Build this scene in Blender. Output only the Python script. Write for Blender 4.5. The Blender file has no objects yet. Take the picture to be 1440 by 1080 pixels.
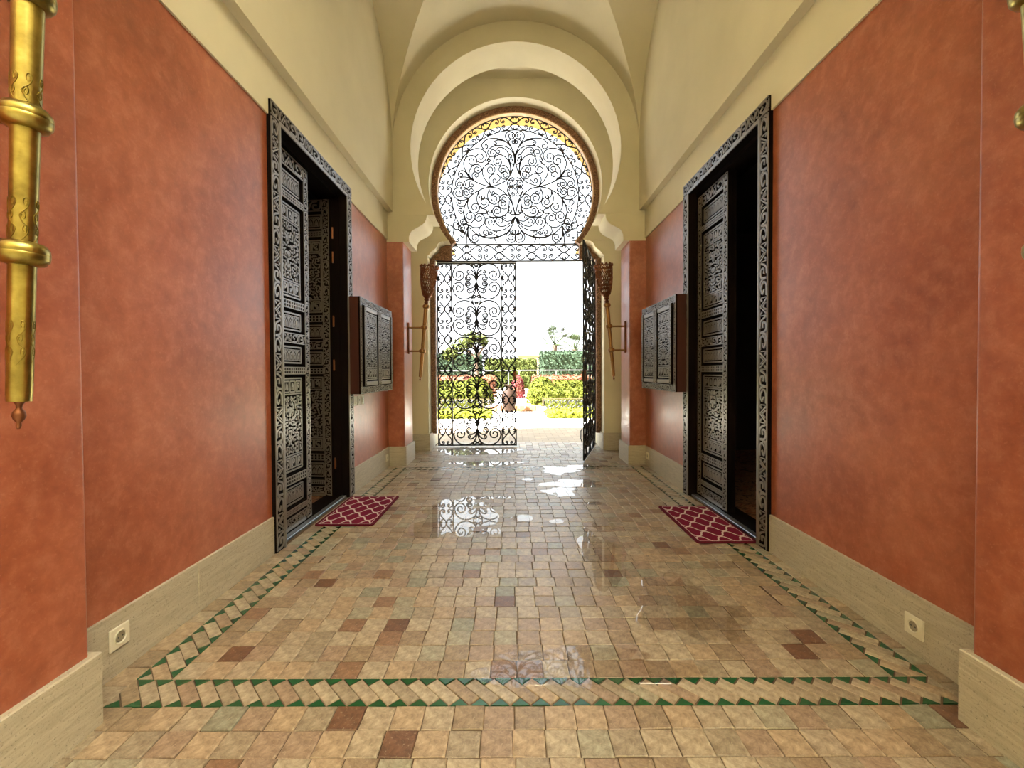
import bpy, math, random
from math import pi, sin, cos, sqrt, radians as R_
from mathutils import Vector, Matrix

random.seed(7)
scn = bpy.context.scene
COL = scn.collection

# ------------------------------------------------------------------ camera
cam_d = bpy.data.cameras.new('camera')
cam = bpy.data.objects.new('camera', cam_d); COL.objects.link(cam); scn.camera = cam
cam_d.sensor_width = 36.0; cam_d.lens = 608.6 / 1440 * 36.0; cam_d.shift_y = -6.4 / 1440
cam_d.clip_start = 0.02; cam_d.clip_end = 500
yaw, pitch, roll = -.00197, .01759, .00542
F = Vector((sin(yaw) * cos(pitch), cos(yaw) * cos(pitch), -sin(pitch))); RT = Vector((cos(yaw), -sin(yaw), 0)); UP = RT.cross(F)
rc = RT * cos(roll) - UP * sin(roll); uc = RT * sin(roll) + UP * cos(roll)
cam.matrix_world = Matrix(((rc.x, uc.x, -F.x, -0.05), (rc.y, uc.y, -F.y, 0.0), (rc.z, uc.z, -F.z, 1.15), (0, 0, 0, 1)))

# ------------------------------------------------------------------ sky, sun, exposure
w = bpy.data.worlds.new('sky'); scn.world = w; w.use_nodes = True
nt = w.node_tree; nt.nodes.clear()
out = nt.nodes.new('ShaderNodeOutputWorld'); bg = nt.nodes.new('ShaderNodeBackground')
tc = nt.nodes.new('ShaderNodeTexCoord'); sp = nt.nodes.new('ShaderNodeSeparateXYZ'); rp = nt.nodes.new('ShaderNodeValToRGB')
rp.color_ramp.elements[0].position = 0.0; rp.color_ramp.elements[0].color = (.97, .985, 1.0, 1)
rp.color_ramp.elements[1].position = 0.6; rp.color_ramp.elements[1].color = (.80, .92, 1.0, 1)
nt.links.new(tc.outputs['Generated'], sp.inputs[0]); nt.links.new(sp.outputs['Z'], rp.inputs[0])
nt.links.new(rp.outputs[0], bg.inputs['Color']); bg.inputs['Strength'].default_value = .62
nt.links.new(bg.outputs[0], out.inputs[0])
sd = bpy.data.lights.new('sun', 'SUN'); sd.energy = 20.0; sd.angle = R_(1.0); sd.color = (1, .99, .97)
sun = bpy.data.objects.new('sun', sd); COL.objects.link(sun)
sun.rotation_euler = Vector((.75, .32, -1.0)).to_track_quat('-Z', 'Y').to_euler()
vs = scn.view_settings
vs.view_transform = 'Standard'; vs.look = 'None'; vs.gamma = 1.0; vs.use_curve_mapping = False; vs.exposure = 2.5

# ------------------------------------------------------------------ materials
def mat(name, col, rough=.5, metal=0.0, spec=.5):
    m = bpy.data.materials.new(name); m.use_nodes = True
    b = m.node_tree.nodes['Principled BSDF']
    b.inputs['Base Color'].default_value = (*col, 1); b.inputs['Roughness'].default_value = rough
    b.inputs['Metallic'].default_value = metal; b.inputs['Specular IOR Level'].default_value = spec
    return m
def N(m, t, **k):
    n = m.node_tree.nodes.new(t)
    for a, v in k.items():
        if a in n.inputs: n.inputs[a].default_value = v
        else: setattr(n, a, v)
    return n
def LK(m, a, b): m.node_tree.links.new(a, b)
def BS(m): return m.node_tree.nodes['Principled BSDF']
def noise(m, scale, detail=4, rough=.55, dist=0.0, src=None):
    n = N(m, 'ShaderNodeTexNoise'); n.inputs['Scale'].default_value = scale; n.inputs['Detail'].default_value = detail
    n.inputs['Roughness'].default_value = rough; n.inputs['Distortion'].default_value = dist
    if src is None:
        t = N(m, 'ShaderNodeTexCoord'); src = t.outputs['Object']
    LK(m, src, n.inputs['Vector']); return n.outputs['Fac']
def ramp(m, fac, stops, interp='LINEAR'):
    r = N(m, 'ShaderNodeValToRGB'); r.color_ramp.interpolation = interp
    el = r.color_ramp.elements
    while len(el) < len(stops): el.new(.5)
    for e, (p, c) in zip(el, stops):
        e.position = p; e.color = (*c, 1) if len(c) == 3 else c
    LK(m, fac, r.inputs[0]); return r.outputs[0]
def mixc(m, fac, a, b, mode='MIX'):
    n = N(m, 'ShaderNodeMix', data_type='RGBA', blend_type=mode)
    for s, v in ((0, fac), (6, a), (7, b)):
        if hasattr(v, 'is_linked'): LK(m, v, n.inputs[s])
        else: n.inputs[s].default_value = v if s == 0 else (*v, 1)
    return n.outputs[2]
def math_(m, op, a, b=None, c=None):
    n = N(m, 'ShaderNodeMath', operation=op)
    for i, v in enumerate((a, b, c)):
        if v is None: continue
        if hasattr(v, 'is_linked'): LK(m, v, n.inputs[i])
        else: n.inputs[i].default_value = v
    return n.outputs[0]
def bump(m, h, strength=.2, dist=.01):
    b = N(m, 'ShaderNodeBump'); b.inputs['Strength'].default_value = strength; b.inputs['Distance'].default_value = dist
    LK(m, h, b.inputs['Height']); LK(m, b.outputs[0], BS(m).inputs['Normal'])

def make_tadelakt():
    m = mat('red_tadelakt', (.3, .06, .035), .3)
    a = noise(m, 2.0, 6, .62, .15); b = noise(m, 16, 7, .7, .25); c = noise(m, 85, 3, .6)
    c1 = ramp(m, a, [(.34, (.26, .060, .025)), (.5, (.37, .098, .045)), (.66, (.49, .165, .09))])
    c2 = ramp(m, b, [(.32, (.24, .054, .022)), (.5, (.37, .098, .046)), (.68, (.53, .20, .118))])
    col = mixc(m, .5, c1, c2)
    sp_ = ramp(m, c, [(.60, (0, 0, 0)), (.70, (1, 1, 1))])
    col = mixc(m, math_(m, 'MULTIPLY', sp_, .25), col, (.55, .25, .16))
    LK(m, col, BS(m).inputs['Base Color'])
    LK(m, ramp(m, b, [(.3, (.282,) * 3), (.7, (.40,) * 3)]), BS(m).inputs['Roughness'])
    h = math_(m, 'ADD', math_(m, 'MULTIPLY', noise(m, 4, 3, .5), 1.0), math_(m, 'MULTIPLY', c, .04))
    bump(m, h, .12, .02); BS(m).inputs['Specular IOR Level'].default_value = .65; BS(m).inputs['Coat Weight'].default_value = .25; BS(m).inputs['Coat Roughness'].default_value = .38
    return m
def make_plaster():
    m = mat('beige_plaster', (.72, .57, .34), .75, 0, .25)
    a = noise(m, 1.5, 5); b = noise(m, 40, 3)
    col = ramp(m, a, [(.3, (.66, .60, .425)), (.7, (.74, .675, .49))]); LK(m, col, BS(m).inputs['Base Color'])
    bump(m, b, .08, .004); return m
def make_stone():
    m = mat('travertine', (.5, .42, .28), .5)
    tcn = N(m, 'ShaderNodeTexCoord'); mp = N(m, 'ShaderNodeMapping'); mp.inputs['Scale'].default_value = (3, 3, 28)
    LK(m, tcn.outputs['Object'], mp.inputs['Vector'])
    a = noise(m, 2.0, 6, .6, 1.2, mp.outputs[0]); b = noise(m, 130, 3, .7)
    c1 = ramp(m, a, [(.25, (.38, .325, .235)), (.5, (.49, .43, .325)), (.75, (.59, .53, .415))])
    pit = ramp(m, b, [(.30, (.45,) * 3), (.42, (1, 1, 1))])
    LK(m, mixc(m, 1.0, c1, pit, 'MULTIPLY'), BS(m).inputs['Base Color'])
    LK(m, ramp(m, a, [(.3, (.35,) * 3), (.7, (.55,) * 3)]), BS(m).inputs['Roughness'])
    bump(m, b, .25, .004); return m
def make_tile():
    m = mat('zellige_tile', (.5, .35, .2), .4)
    at = N(m, 'ShaderNodeAttribute', attribute_name='tint'); s = N(m, 'ShaderNodeSeparateColor'); LK(m, at.outputs['Color'], s.inputs[0])
    base = ramp(m, s.outputs[0], [(0, (0.370, 0.268, 0.172)), (.16, (0.277, 0.198, 0.125)), (.30, (0.364, 0.285, 0.196)), (.44, (0.301, 0.210, 0.143)), (.56, (0.380, 0.305, 0.212)),
        (.68, (0.293, 0.230, 0.158)), (.78, (0.309, 0.269, 0.190)), (.885, (0.230, 0.131, 0.076)), (.93, (0.246, 0.230, 0.166)), (.965, (0.150, 0.073, 0.040))], 'CONSTANT')
    a = noise(m, 30, 6, .7, .6); b = noise(m, 85, 4, .7)
    v = ramp(m, a, [(.32, (.55, .52, .49)), (.5, (1, 1, 1)), (.68, (1.45, 1.5, 1.55))])
    col = mixc(m, 1.0, base, v, 'MULTIPLY')
    sp_ = ramp(m, b, [(.58, (0, 0, 0)), (.68, (1, 1, 1))]); col = mixc(m, math_(m, 'MULTIPLY', sp_, .35), col, (.62, .52, .38))
    LK(m, col, BS(m).inputs['Base Color'])
    LK(m, ramp(m, a, [(.3, (.285,) * 3), (.7, (.52,) * 3)]), BS(m).inputs['Roughness'])
    bump(m, math_(m, 'ADD', a, math_(m, 'MULTIPLY', b, .4)), .22, .005); return m
def make_carved(name, col, rough, spec):
    m = mat(name, col, rough, 0, spec); a = noise(m, 60, 4)
    bump(m, a, .15, .003); return m
def make_brass():
    m = mat('brass', (.62, .42, .10), .22, 1.0)
    a = noise(m, 18, 5, .6); LK(m, ramp(m, a, [(.3, (.22, .17, .045)), (.6, (.42, .34, .10)), (.8, (.56, .47, .18))]), BS(m).inputs['Base Color'])
    LK(m, ramp(m, a, [(.3, (.36,) * 3), (.7, (.28,) * 3)]), BS(m).inputs['Roughness']); bump(m, a, .1, .003); return m
def make_leaf(name, dark, light):
    m = mat(name, light, .8, 0, .1)
    a = noise(m, 3.0, 3); b = noise(m, 23, 2)
    LK(m, ramp(m, math_(m, 'ADD', math_(m, 'MULTIPLY', a, .5), math_(m, 'MULTIPLY', b, .5)), [(.35, dark), (.65, light)]), BS(m).inputs['Base Color'])
    return m
def make_mat_print():
    m = mat('burgundy_trellis_weave', (.18, .01, .03), .95, 0, .1)
    tcn = N(m, 'ShaderNodeTexCoord'); s = N(m, 'ShaderNodeSeparateXYZ'); LK(m, tcn.outputs['Object'], s.inputs[0])
    px, py = .148, .19
    u = math_(m, 'ADD', math_(m, 'DIVIDE', s.outputs[0], px), math_(m, 'DIVIDE', s.outputs[1], py))
    v = math_(m, 'SUBTRACT', math_(m, 'DIVIDE', s.outputs[0], px), math_(m, 'DIVIDE', s.outputs[1], py))
    def line(p, q):
        wob = math_(m, 'MULTIPLY', math_(m, 'SINE', math_(m, 'MULTIPLY', q, 2 * pi)), .055)
        fr = math_(m, 'FRACT', math_(m, 'ADD', p, wob)); d = math_(m, 'ABSOLUTE', math_(m, 'SUBTRACT', fr, .5))
        return math_(m, 'LESS_THAN', d, .055)
    l = math_(m, 'MAXIMUM', line(u, v), line(v, u))
    fu = math_(m, 'ABSOLUTE', math_(m, 'SUBTRACT', math_(m, 'FRACT', u), .5)); fv = math_(m, 'ABSOLUTE', math_(m, 'SUBTRACT', math_(m, 'FRACT', v), .5))
    knot = math_(m, 'LESS_THAN', math_(m, 'ADD', fu, fv), .15)
    l = math_(m, 'MAXIMUM', l, knot)
    n1 = noise(m, 300, 2)
    red = ramp(m, n1, [(.3, (.13, .006, .022)), (.7, (.24, .014, .045))]); wh = ramp(m, n1, [(.3, (.55, .38, .37)), (.7, (.82, .66, .62))])
    LK(m, mixc(m, l, red, wh), BS(m).inputs['Base Color']); bump(m, n1, .3, .004); return m
def make_paving(name, cols, sx, sy, rough=.7):
    m = mat(name, cols[0], rough)
    tcn = N(m, 'ShaderNodeTexCoord'); br = N(m, 'ShaderNodeTexBrick'); br.offset = .5
    LK(m, tcn.outputs['Object'], br.inputs['Vector'])
    br.inputs['Color1'].default_value = (*cols[0], 1); br.inputs['Color2'].default_value = (*cols[1], 1); br.inputs['Mortar'].default_value = (*cols[2], 1)
    br.inputs['Scale'].default_value = 1; br.inputs['Brick Width'].default_value = sx; br.inputs['Row Height'].default_value = sy; br.inputs['Mortar Size'].default_value = .006
    a = noise(m, 2.2, 5)
    LK(m, mixc(m, 1.0, br.outputs['Color'], ramp(m, a, [(.3, (.85, .84, .82)), (.7, (1.1, 1.1, 1.1))]), 'MULTIPLY'), BS(m).inputs['Base Color']); return m
def make_water():
    m = bpy.data.materials.new('clear_water'); m.use_nodes = True; t = m.node_tree; t.nodes.clear()
    o = t.nodes.new('ShaderNodeOutputMaterial'); mx = t.nodes.new('ShaderNodeMixShader'); g = t.nodes.new('ShaderNodeBsdfGlossy'); tr = t.nodes.new('ShaderNodeBsdfTransparent')
    lw = t.nodes.new('ShaderNodeLayerWeight'); lw.inputs['Blend'].default_value = .5
    p = math_(m, 'POWER', lw.outputs['Facing'], 4.2); fr = math_(m, 'MULTIPLY_ADD', p, .95, .05)
    g.inputs['Roughness'].default_value = .02; tr.inputs['Color'].default_value = (.95, .93, .90, 1)
    t.links.new(fr, mx.inputs[0]); t.links.new(tr.outputs[0], mx.inputs[1]); t.links.new(g.outputs[0], mx.inputs[2]); t.links.new(mx.outputs[0], o.inputs[0]); return m

M = dict(
    red=make_tadelakt(), plaster=make_plaster(), stone=make_stone(), tile=make_tile(), brass=make_brass(), water=make_water(),
    grout=mat('grout', (.12, .08, .05), .9, 0, .2), green=mat('green_glaze', (.018, .085, .03), .16, 0, .6),
    wood=make_carved('polished_dark_wood', (.15, .125, .10), .29, 1.0), recess=mat('shade_dark_wood', (.008, .005, .004), .9, 0, .05),  # recess: same wood blackened, shade of the carving put into its colour
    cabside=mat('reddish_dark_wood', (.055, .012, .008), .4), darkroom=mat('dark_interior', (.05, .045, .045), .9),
    iron=mat('wrought_iron', (.03, .028, .03), .45, .5), white=mat('white_plastic', (.75, .70, .56), .3), hole=mat('socket_hole', (.03, .03, .03), .5),
    mat=make_mat_print(), matedge=mat('burgundy_binding', (.11, .008, .018), .9, 0, .1), steel=mat('threshold_metal', (.30, .32, .33), .35, .8),
    carvstone=None, oldbrass=mat('tarnished_brass', (.36, .20, .08), .35, .9), copper=mat('reddish_brass', (.20, .075, .035), .4, .8), rug=None,
    pale=make_paving('pale_paving', ((.68, .645, .57), (.63, .595, .52), (.48, .45, .39)), 1.2, 1.2, .8),
    cobble=make_paving('tan_cobbles', ((.44, .33, .22), (.36, .27, .18), (.25, .18, .12)), .22, .11),
    earth=mat('garden_soil', (.30, .22, .13), .9), grass=make_leaf('grass_green', (.075, .085, .006), (.14, .145, .012)),
    box=make_leaf('boxwood_leaves', (.020, .028, .003), (.082, .088, .008)), dark=make_leaf('dark_hedge_leaves', (.012, .022, .011), (.036, .055, .030)),
    mid=make_leaf('mid_hedge_leaves', (.024, .034, .007), (.075, .085, .018)), palm=make_leaf('palm_leaves', (.012, .02, .007), (.036, .048, .016)),
    flower=make_leaf('red_flowers', (.05, .035, .012), (.16, .055, .035)), pinkf=make_leaf('pink_flowers', (.03, .035, .008), (.20, .022, .04)),
    bark=mat('bark', (.08, .05, .03), .9), fence=mat('cream_metal', (.075, .055, .02), .5), brick=mat('orange_brick', (.22, .10, .035), .8), rail=mat('grey_railing', (.075, .075, .072), .5),
    house=mat('ochre_render', (.26, .2, .12), .9), urn=mat('brown_glazed_clay', (.02, .009, .004), .7, 0, .15),
)
def make_carvstone():
    m = mat('carved_brown_wood', (.22, .10, .05), .5)
    tcn = N(m, 'ShaderNodeTexCoord'); vo = N(m, 'ShaderNodeTexVoronoi'); vo.inputs['Scale'].default_value = 32; LK(m, tcn.outputs['Object'], vo.inputs['Vector'])
    a = noise(m, 45, 3, .6, 2.0)
    LK(m, ramp(m, a, [(.36, (.07, .025, .012)), (.5, (.24, .11, .055)), (.62, (.42, .24, .13))]), BS(m).inputs['Base Color'])
    bump(m, a, .8, .01); return m
M['carvstone'] = make_carvstone()
def make_rug():
    m = mat('patterned_rug', (.2, .1, .06), .9, 0, .1); a = noise(m, 14, 4, .6, 1.5)
    LK(m, ramp(m, a, [(.35, (.16, .05, .03)), (.5, (.30, .16, .09)), (.6, (.08, .04, .03))]), BS(m).inputs['Base Color']); return m
M['rug'] = make_rug()
M['ochre'] = mat('ochre_outer_plaster', (.36, .225, .07), .85, 0, .2)

# ------------------------------------------------------------------ mesh helpers
class MB:
    def __init__(s): s.v = []; s.f = []; s.tint = None
    def add(s, vs, fs):
        o = len(s.v); s.v += [tuple(p) for p in vs]; s.f += [tuple(i + o for i in f) for f in fs]; return s
    def box(s, a, b, ch=0.0):
        x0, y0, z0 = a; x1, y1, z1 = b
        if ch <= 0:
            return s.add([(x0, y0, z0), (x1, y0, z0), (x1, y1, z0), (x0, y1, z0), (x0, y0, z1), (x1, y0, z1), (x1, y1, z1), (x0, y1, z1)],
                         [(3, 2, 1, 0), (4, 5, 6, 7), (0, 1, 5, 4), (1, 2, 6, 5), (2, 3, 7, 6), (3, 0, 4, 7)])
        c = ch; v = []; f = []
        for sx in (0, 1):
            for sy in (0, 1):
                for sz in (0, 1):
                    X = (x0, x1)[sx]; Y = (y0, y1)[sy]; Z = (z0, z1)[sz]
                    dx = c if sx == 0 else -c; dy = c if sy == 0 else -c; dz = c if sz == 0 else -c
                    v += [(X, Y + dy, Z + dz), (X + dx, Y, Z + dz), (X + dx, Y + dy, Z)]
        I = lambda sx, sy, sz, k: (sx * 4 + sy * 2 + sz) * 3 + k
        for sx in (0, 1): q = [I(sx, 0, 0, 0), I(sx, 0, 1, 0), I(sx, 1, 1, 0), I(sx, 1, 0, 0)]; f.append(q if sx == 0 else q[::-1])
        for sy in (0, 1): q = [I(0, sy, 0, 1), I(1, sy, 0, 1), I(1, sy, 1, 1), I(0, sy, 1, 1)]; f.append(q if sy == 0 else q[::-1])
        for sz in (0, 1): q = [I(0, 0, sz, 2), I(0, 1, sz, 2), I(1, 1, sz, 2), I(1, 0, sz, 2)]; f.append(q if sz == 0 else q[::-1])
        for sx in (0, 1):
            for sy in (0, 1): q = [I(sx, sy, 0, 0), I(sx, sy, 1, 0), I(sx, sy, 1, 1), I(sx, sy, 0, 1)]; f.append(q if sx != sy else q[::-1])
        for sx in (0, 1):
            for sz in (0, 1): q = [I(sx, 0, sz, 0), I(sx, 1, sz, 0), I(sx, 1, sz, 2), I(sx, 0, sz, 2)]; f.append(q[::-1] if sx != sz else q)
        for sy in (0, 1):
            for sz in (0, 1): q = [I(0, sy, sz, 1), I(1, sy, sz, 1), I(1, sy, sz, 2), I(0, sy, sz, 2)]; f.append(q if sy != sz else q[::-1])
        for sx in (0, 1):
            for sy in (0, 1):
                for sz in (0, 1): q = [I(sx, sy, sz, 0), I(sx, sy, sz, 1), I(sx, sy, sz, 2)]; f.append(q if (sx + sy + sz) % 2 == 0 else q[::-1])
        return s.add(v, f)
    def prism(s, poly, fn, a, b):
        """poly: 2D list; fn(u,v,t)->xyz; t from a to b"""
        n = len(poly); v = [fn(u, w_, a) for u, w_ in poly] + [fn(u, w_, b) for u, w_ in poly]
        f = [tuple(range(n))[::-1], tuple(range(n, 2 * n))] + [(i, (i + 1) % n, n + (i + 1) % n, n + i) for i in range(n)]
        return s.add(v, f)
    def tube(s, pts, r, nrm=Vector((0, 1, 0)), k=5, closed=False):
        pts = [Vector(p) for p in pts]; n = len(pts); v = []
        for i, p in enumerate(pts):
            t = (pts[(i + 1) % n] - pts[i - 1]) if closed else (pts[min(i + 1, n - 1)] - pts[max(i - 1, 0)])
            if t.length < 1e-9: t = Vector((1, 0, 0))
            t.normalize(); a = t.cross(nrm)
            if a.length < 1e-4: a = t.cross(Vector((1, 0, .3)))
            a.normalize(); b = a.cross(t)
            rr = r[i] if isinstance(r, (list, tuple)) else r
            for j in range(k):
                an = 2 * pi * j / k + pi / 4; v.append(p + a * (cos(an) * rr) + b * (sin(an) * rr))
        f = []
        for i in range(n if closed else n - 1):
            for j in range(k):
                f.append((i * k + j, i * k + (j + 1) % k, ((i + 1) % n) * k + (j + 1) % k, ((i + 1) % n) * k + j))
        if not closed: f += [tuple(range(k))[::-1], tuple((n - 1) * k + j for j in range(k))]
        return s.add(v, f)
    def lathe(s, prof, k=20, org=(0, 0, 0), ax=None):
        M3 = Matrix.Identity(3) if ax is None else Vector((0, 0, 1)).rotation_difference(Vector(ax)).to_matrix()
        v = []; f = []; o = Vector(org)
        for r, z in prof:
            for j in range(k): v.append(o + M3 @ Vector((r * cos(2 * pi * j / k), r * sin(2 * pi * j / k), z)))
        n = len(prof)
        for i in range(n - 1):
            for j in range(k): f.append((i * k + j, i * k + (j + 1) % k, (i + 1) * k + (j + 1) % k, (i + 1) * k + j))
        f += [tuple(range(k))[::-1], tuple((n - 1) * k + j for j in range(k))]
        return s.add(v, f)
    def build(s, name, material, parent=None, smooth=None, loc=None, rotz=None):
        me = bpy.data.meshes.new(name); me.from_pydata(s.v, [], s.f)
        if s.tint is not None:
            at = me.attributes.new('tint', 'FLOAT_COLOR', 'FACE')
            for i, c in enumerate(s.tint): at.data[i].color = (c, c, c, 1)
        me.materials.append(M[material] if isinstance(material, str) else material)
        if smooth is not None:
            me.polygons.foreach_set('use_smooth', [True] * len(me.polygons)); me.set_sharp_from_angle(angle=R_(smooth))
        me.update()
        return place(name, me, parent, loc, rotz)
def place(name, me, parent=None, loc=None, rotz=None):
    o = bpy.data.objects.new(name, me); COL.objects.link(o)
    if parent is not None: o.parent = parent
    if loc is not None: o.location = loc
    if rotz is not None: o.rotation_euler = (0, 0, rotz)
    return o
def empty(name, loc=(0, 0, 0), rotz=0.0):
    o = bpy.data.objects.new(name, None); COL.objects.link(o); o.location = loc; o.rotation_euler = (0, 0, rotz); o.empty_display_size = .1; return o
def tag(o, label=None, cat=None, group=None, kind=None):
    for k, v in (('label', label), ('category', cat), ('group', group), ('kind', kind)):
        if v: o[k] = v
    return o
def struct(o): o['kind'] = 'structure'; return o
def dup(o, parent=None):
    c = o.copy(); COL.objects.link(c)
    if parent is not None: c.parent = parent
    for ch in list(o.children): dup(ch, c)
    return c
XZ = lambda u, v, t: (u, t, v)      # profile in x-z, extruded along y
YZ = lambda u, v, t: (t, u, v)      # profile in y-z, extruded along x
def spline(P, n=6):
    P = [Vector(p) for p in P]; o = []
    for i in range(len(P) - 1):
        a = P[max(i - 1, 0)]; b = P[i]; c = P[i + 1]; d = P[min(i + 2, len(P) - 1)]
        for k in range(n):
            t = k / n
            o.append(.5 * ((2 * b) + (c - a) * t + (2 * a - 5 * b + 4 * c - d) * t * t + (3 * b - a - 3 * c + d) * t ** 3))
    o.append(P[-1]); return o
def scroll(P, C=None, turns=1.3, rend=.22, n=5):
    """stem through P, then a spiral about C that carries on in the stem's turning sense"""
    pts = spline([(p[0], p[1]) for p in P], n) if len(P) > 2 else [Vector(p) for p in P]
    if C is None: return pts
    C = Vector(C); e = pts[-1] - C; r0 = e.length; a0 = math.atan2(e.y, e.x)
    t = pts[-1] - pts[-2]; sg = 1 if e.x * t.y - e.y * t.x > 0 else -1
    k = max(8, int(turns * 14))
    for i in range(1, k + 1):
        q = i / k; r = r0 * (1 - q) ** 1.0 + r0 * rend * q; a = a0 + sg * 2 * pi * turns * q
        pts.append(C + Vector((cos(a) * r, sin(a) * r)))
    return pts

# ------------------------------------------------------------------ key dimensions (metres)
W = 1.585            # red wall face
WB = 1.572           # baseboard face
WU = 1.572           # beige band above the red
WL = 1.505           # overhanging lunette wall
Y0, Y1 = 1.39, 5.32  # bay between the two arches
YM, HY = (Y0 + Y1) / 2, (Y1 - Y0) / 2
ZS, HZ = 3.905, 1.505   # vault springing and rise
ZR = 2.775           # top of the red
DY0, DY1, DZ = 2.735, 4.085, 2.87   # door surround outline
YA2 = 5.75; YB, YB2 = 6.32, 7.05; YG = 6.62

# ------------------------------------------------------------------ walls
for s, side in ((-1, 'left'), (1, 'right')):
    wall = MB()
    wall.prism([(Y0 - .4, ZR), (DY0 + .03, ZR), (DY0 + .03, DZ - .03), (DY1 - .03, DZ - .03), (DY1 - .03, ZR), (Y1 + .02, ZR), (Y1 + .02, 3.115), (Y0 - .4, 3.115)], YZ, s * WU, s * 1.80)
    wo = struct(wall.build('wall_' + side, 'plaster'))
    MB().prism([(Y0 - .4, 3.113), (Y1 + .02, 3.113), (Y1 + .02, 5.6), (Y0 - .4, 5.6)], YZ, s * WL, s * 1.80).build('lunette_wall', 'plaster', wo)
    for a, b in ((Y0 - .2, DY0 + .03), (DY1 - .03, Y1 + .02)):
        MB().box((min(s * W, s * 1.8), a, -.02), (max(s * W, s * 1.8), b, ZR + .002)).build('tadelakt_panel', 'red', wo)
    # pale bead where plaster meets the red
    bb = struct(empty('baseboard_' + side))
    def slabs(a, b, cuts):
        ys = [a] + cuts + [b]
        for i in range(len(ys) - 1):
            MB().box((min(s * WB, s * (W + .01)), ys[i] + .001, -.01), (max(s * WB, s * (W + .01)), ys[i + 1] - .001, .236), .002).build('slab', 'stone', bb)
    slabs(Y0, DY0, [2.07]); slabs(DY1, Y1, [4.75])
    # pilasters carrying the two arches
    for tagn, ya, yb, xi in (('near', .50, Y0, 1.43), ('far', Y1, YA2, 1.385)):
        rr_ = .014; A = [(xi + rr_ - rr_ * cos(pi / 2 * i / 6), yb - rr_ + rr_ * sin(pi / 2 * i / 6)) for i in range(7)]; Bq = [(xi + rr_ - rr_ * sin(pi / 2 * i / 6), ya + rr_ - rr_ * cos(pi / 2 * i / 6)) for i in range(7)]
        pp = [(s * x, y) for x, y in Bq + A + [(1.8, yb), (1.8, ya)]]
        if s > 0: pp = pp[::-1]
        p = struct(MB().prism(pp, lambda u, v, t: (u, v, t), -.02, 2.745).build('pilaster_' + tagn + '_' + side, 'red', None, 40))
        x0 = xi - .022
        MB().box((min(s * x0, s * 1.75), ya - .02, -.01), (max(s * x0, s * 1.75), yb + (.02 if tagn == 'near' else .02), .236), .004).build('stone_base', 'stone', p)
    # alcove side wall and pier of the outer wall
    a = struct(MB().box((min(s * 1.62, s * 1.8), YA2 - .01, -.02), (max(s * 1.62, s * 1.8), YB + .01, 5.5)).build('alcove_wall_' + side, 'plaster'))
    MB().box((min(s * 1.265, s * 1.75), YB - .02, -.01), (max(s * 1.265, s * 1.75), YB2 - .3, .25), .004).build('stone_base', 'stone', a)

def arch_wall(name, ya, yb, jamb, zj, ogee, zs, cz, rad, zt, wide=1.80, yo=None):
    """wall with a horseshoe arch; ogee = corbel profile (x,z) from jamb to arch foot, built as its own part"""
    a0 = math.asin((zs - cz) / rad)
    arc = [(rad * cos(a), cz + rad * sin(a)) for a in [a0 + (pi - 2 * a0) * i / 64 for i in range(65)]]     # right foot over the top to the left foot
    poly = [(wide, zj), (wide, zt), (-wide, zt), (-wide, zj), (-ogee[0][0] - .0, zj)]
    left = [(-x, z) for x, z in ogee]
    poly = [(wide, zj), (wide, zt), (-wide, zt), (-wide, zj)] + [(-1.5, zj), (-1.5, zs)] + arc[::-1] + [(1.5, zs), (1.5, zj)]
    o = struct(MB().prism(poly, XZ, ya, yo or yb).build(name, 'plaster', None, 35))
    if yo: MB().prism(poly, XZ, yo, yb).build('outer_face', 'ochre', o, 35)
    for s in (-1, 1):
        pr = [(s * 1.52, zj), *[(s * x, z) for x, z in ogee], (s * 1.52, zs)]
        if s < 0: pr = pr[::-1]
        MB().prism(pr, XZ, ya + .0005, yb - .0005).build('corbel', 'plaster', o, 25)
    return o
def ogee_pts(P): return [(p.x, p.y) for p in spline(P, 5)]
OA = [(1.31, 2.745)] + ogee_pts([(1.31, 2.79), (1.305, 2.825), (1.275, 2.88), (1.21, 2.918), (1.145, 2.955), (1.105, 3.005), (1.09, 3.07)])
wA = arch_wall('wall_back_arch', Y1, YA2, 1.385, 2.745, OA, 3.072, 3.875, 1.283, 5.6)
wN = arch_wall('wall_near_arch', .50, Y0, 1.43, 2.745, OA, 3.072, 3.875, 1.283, 5.6)
OB = ogee_pts([(1.285, 2.845), (1.262, 2.858), (1.225, 2.905), (1.16, 2.955), (1.125, 3.02), (1.06, 3.055)])
arcb = 3.86
wB = arch_wall('wall_gate', YB, YB2, 1.285, 2.845, OB, 3.058, arcb, 1.258, 6.2, 4.0, YG + .03)
for s in (-1, 1):
    MB().box((min(s * 1.285, s * 4), YB, -.02), (max(s * 1.285, s * 4), YB2, 2.846)).build('jamb', 'plaster', wB)

# vault: four webs meeting on the groins
ceil = struct(empty('ceiling'))
def web(fn, smooth=40):
    mb = MB(); n = 48; k = 10; v = []
    for i in range(n + 1):
        t = -pi / 2 + pi * i / n
        for j in range(k + 1): v.append(fn(t, j / k))
    f = [(i * (k + 1) + j, (i + 1) * (k + 1) + j, (i + 1) * (k + 1) + j + 1, i * (k + 1) + j + 1) for i in range(n) for j in range(k)]
    mb.add(v, f); mb.build('vault_web', 'plaster', ceil, smooth)
for s in (-1, 1):
    web(lambda t, q: (WL * sin(t), YM + s * HY * (abs(sin(t)) + (1 - abs(sin(t))) * q), ZS + HZ * cos(t)))
    web(lambda t, q: (s * WL * (abs(sin(t)) + (1 - abs(sin(t))) * q), YM + HY * sin(t), ZS + HZ * cos(t)))
struct(MB().box((-1.8, YA2 - .02, 5.385), (1.8, YB + .02, 5.6)).build('ceiling_alcove', 'plaster'))

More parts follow.
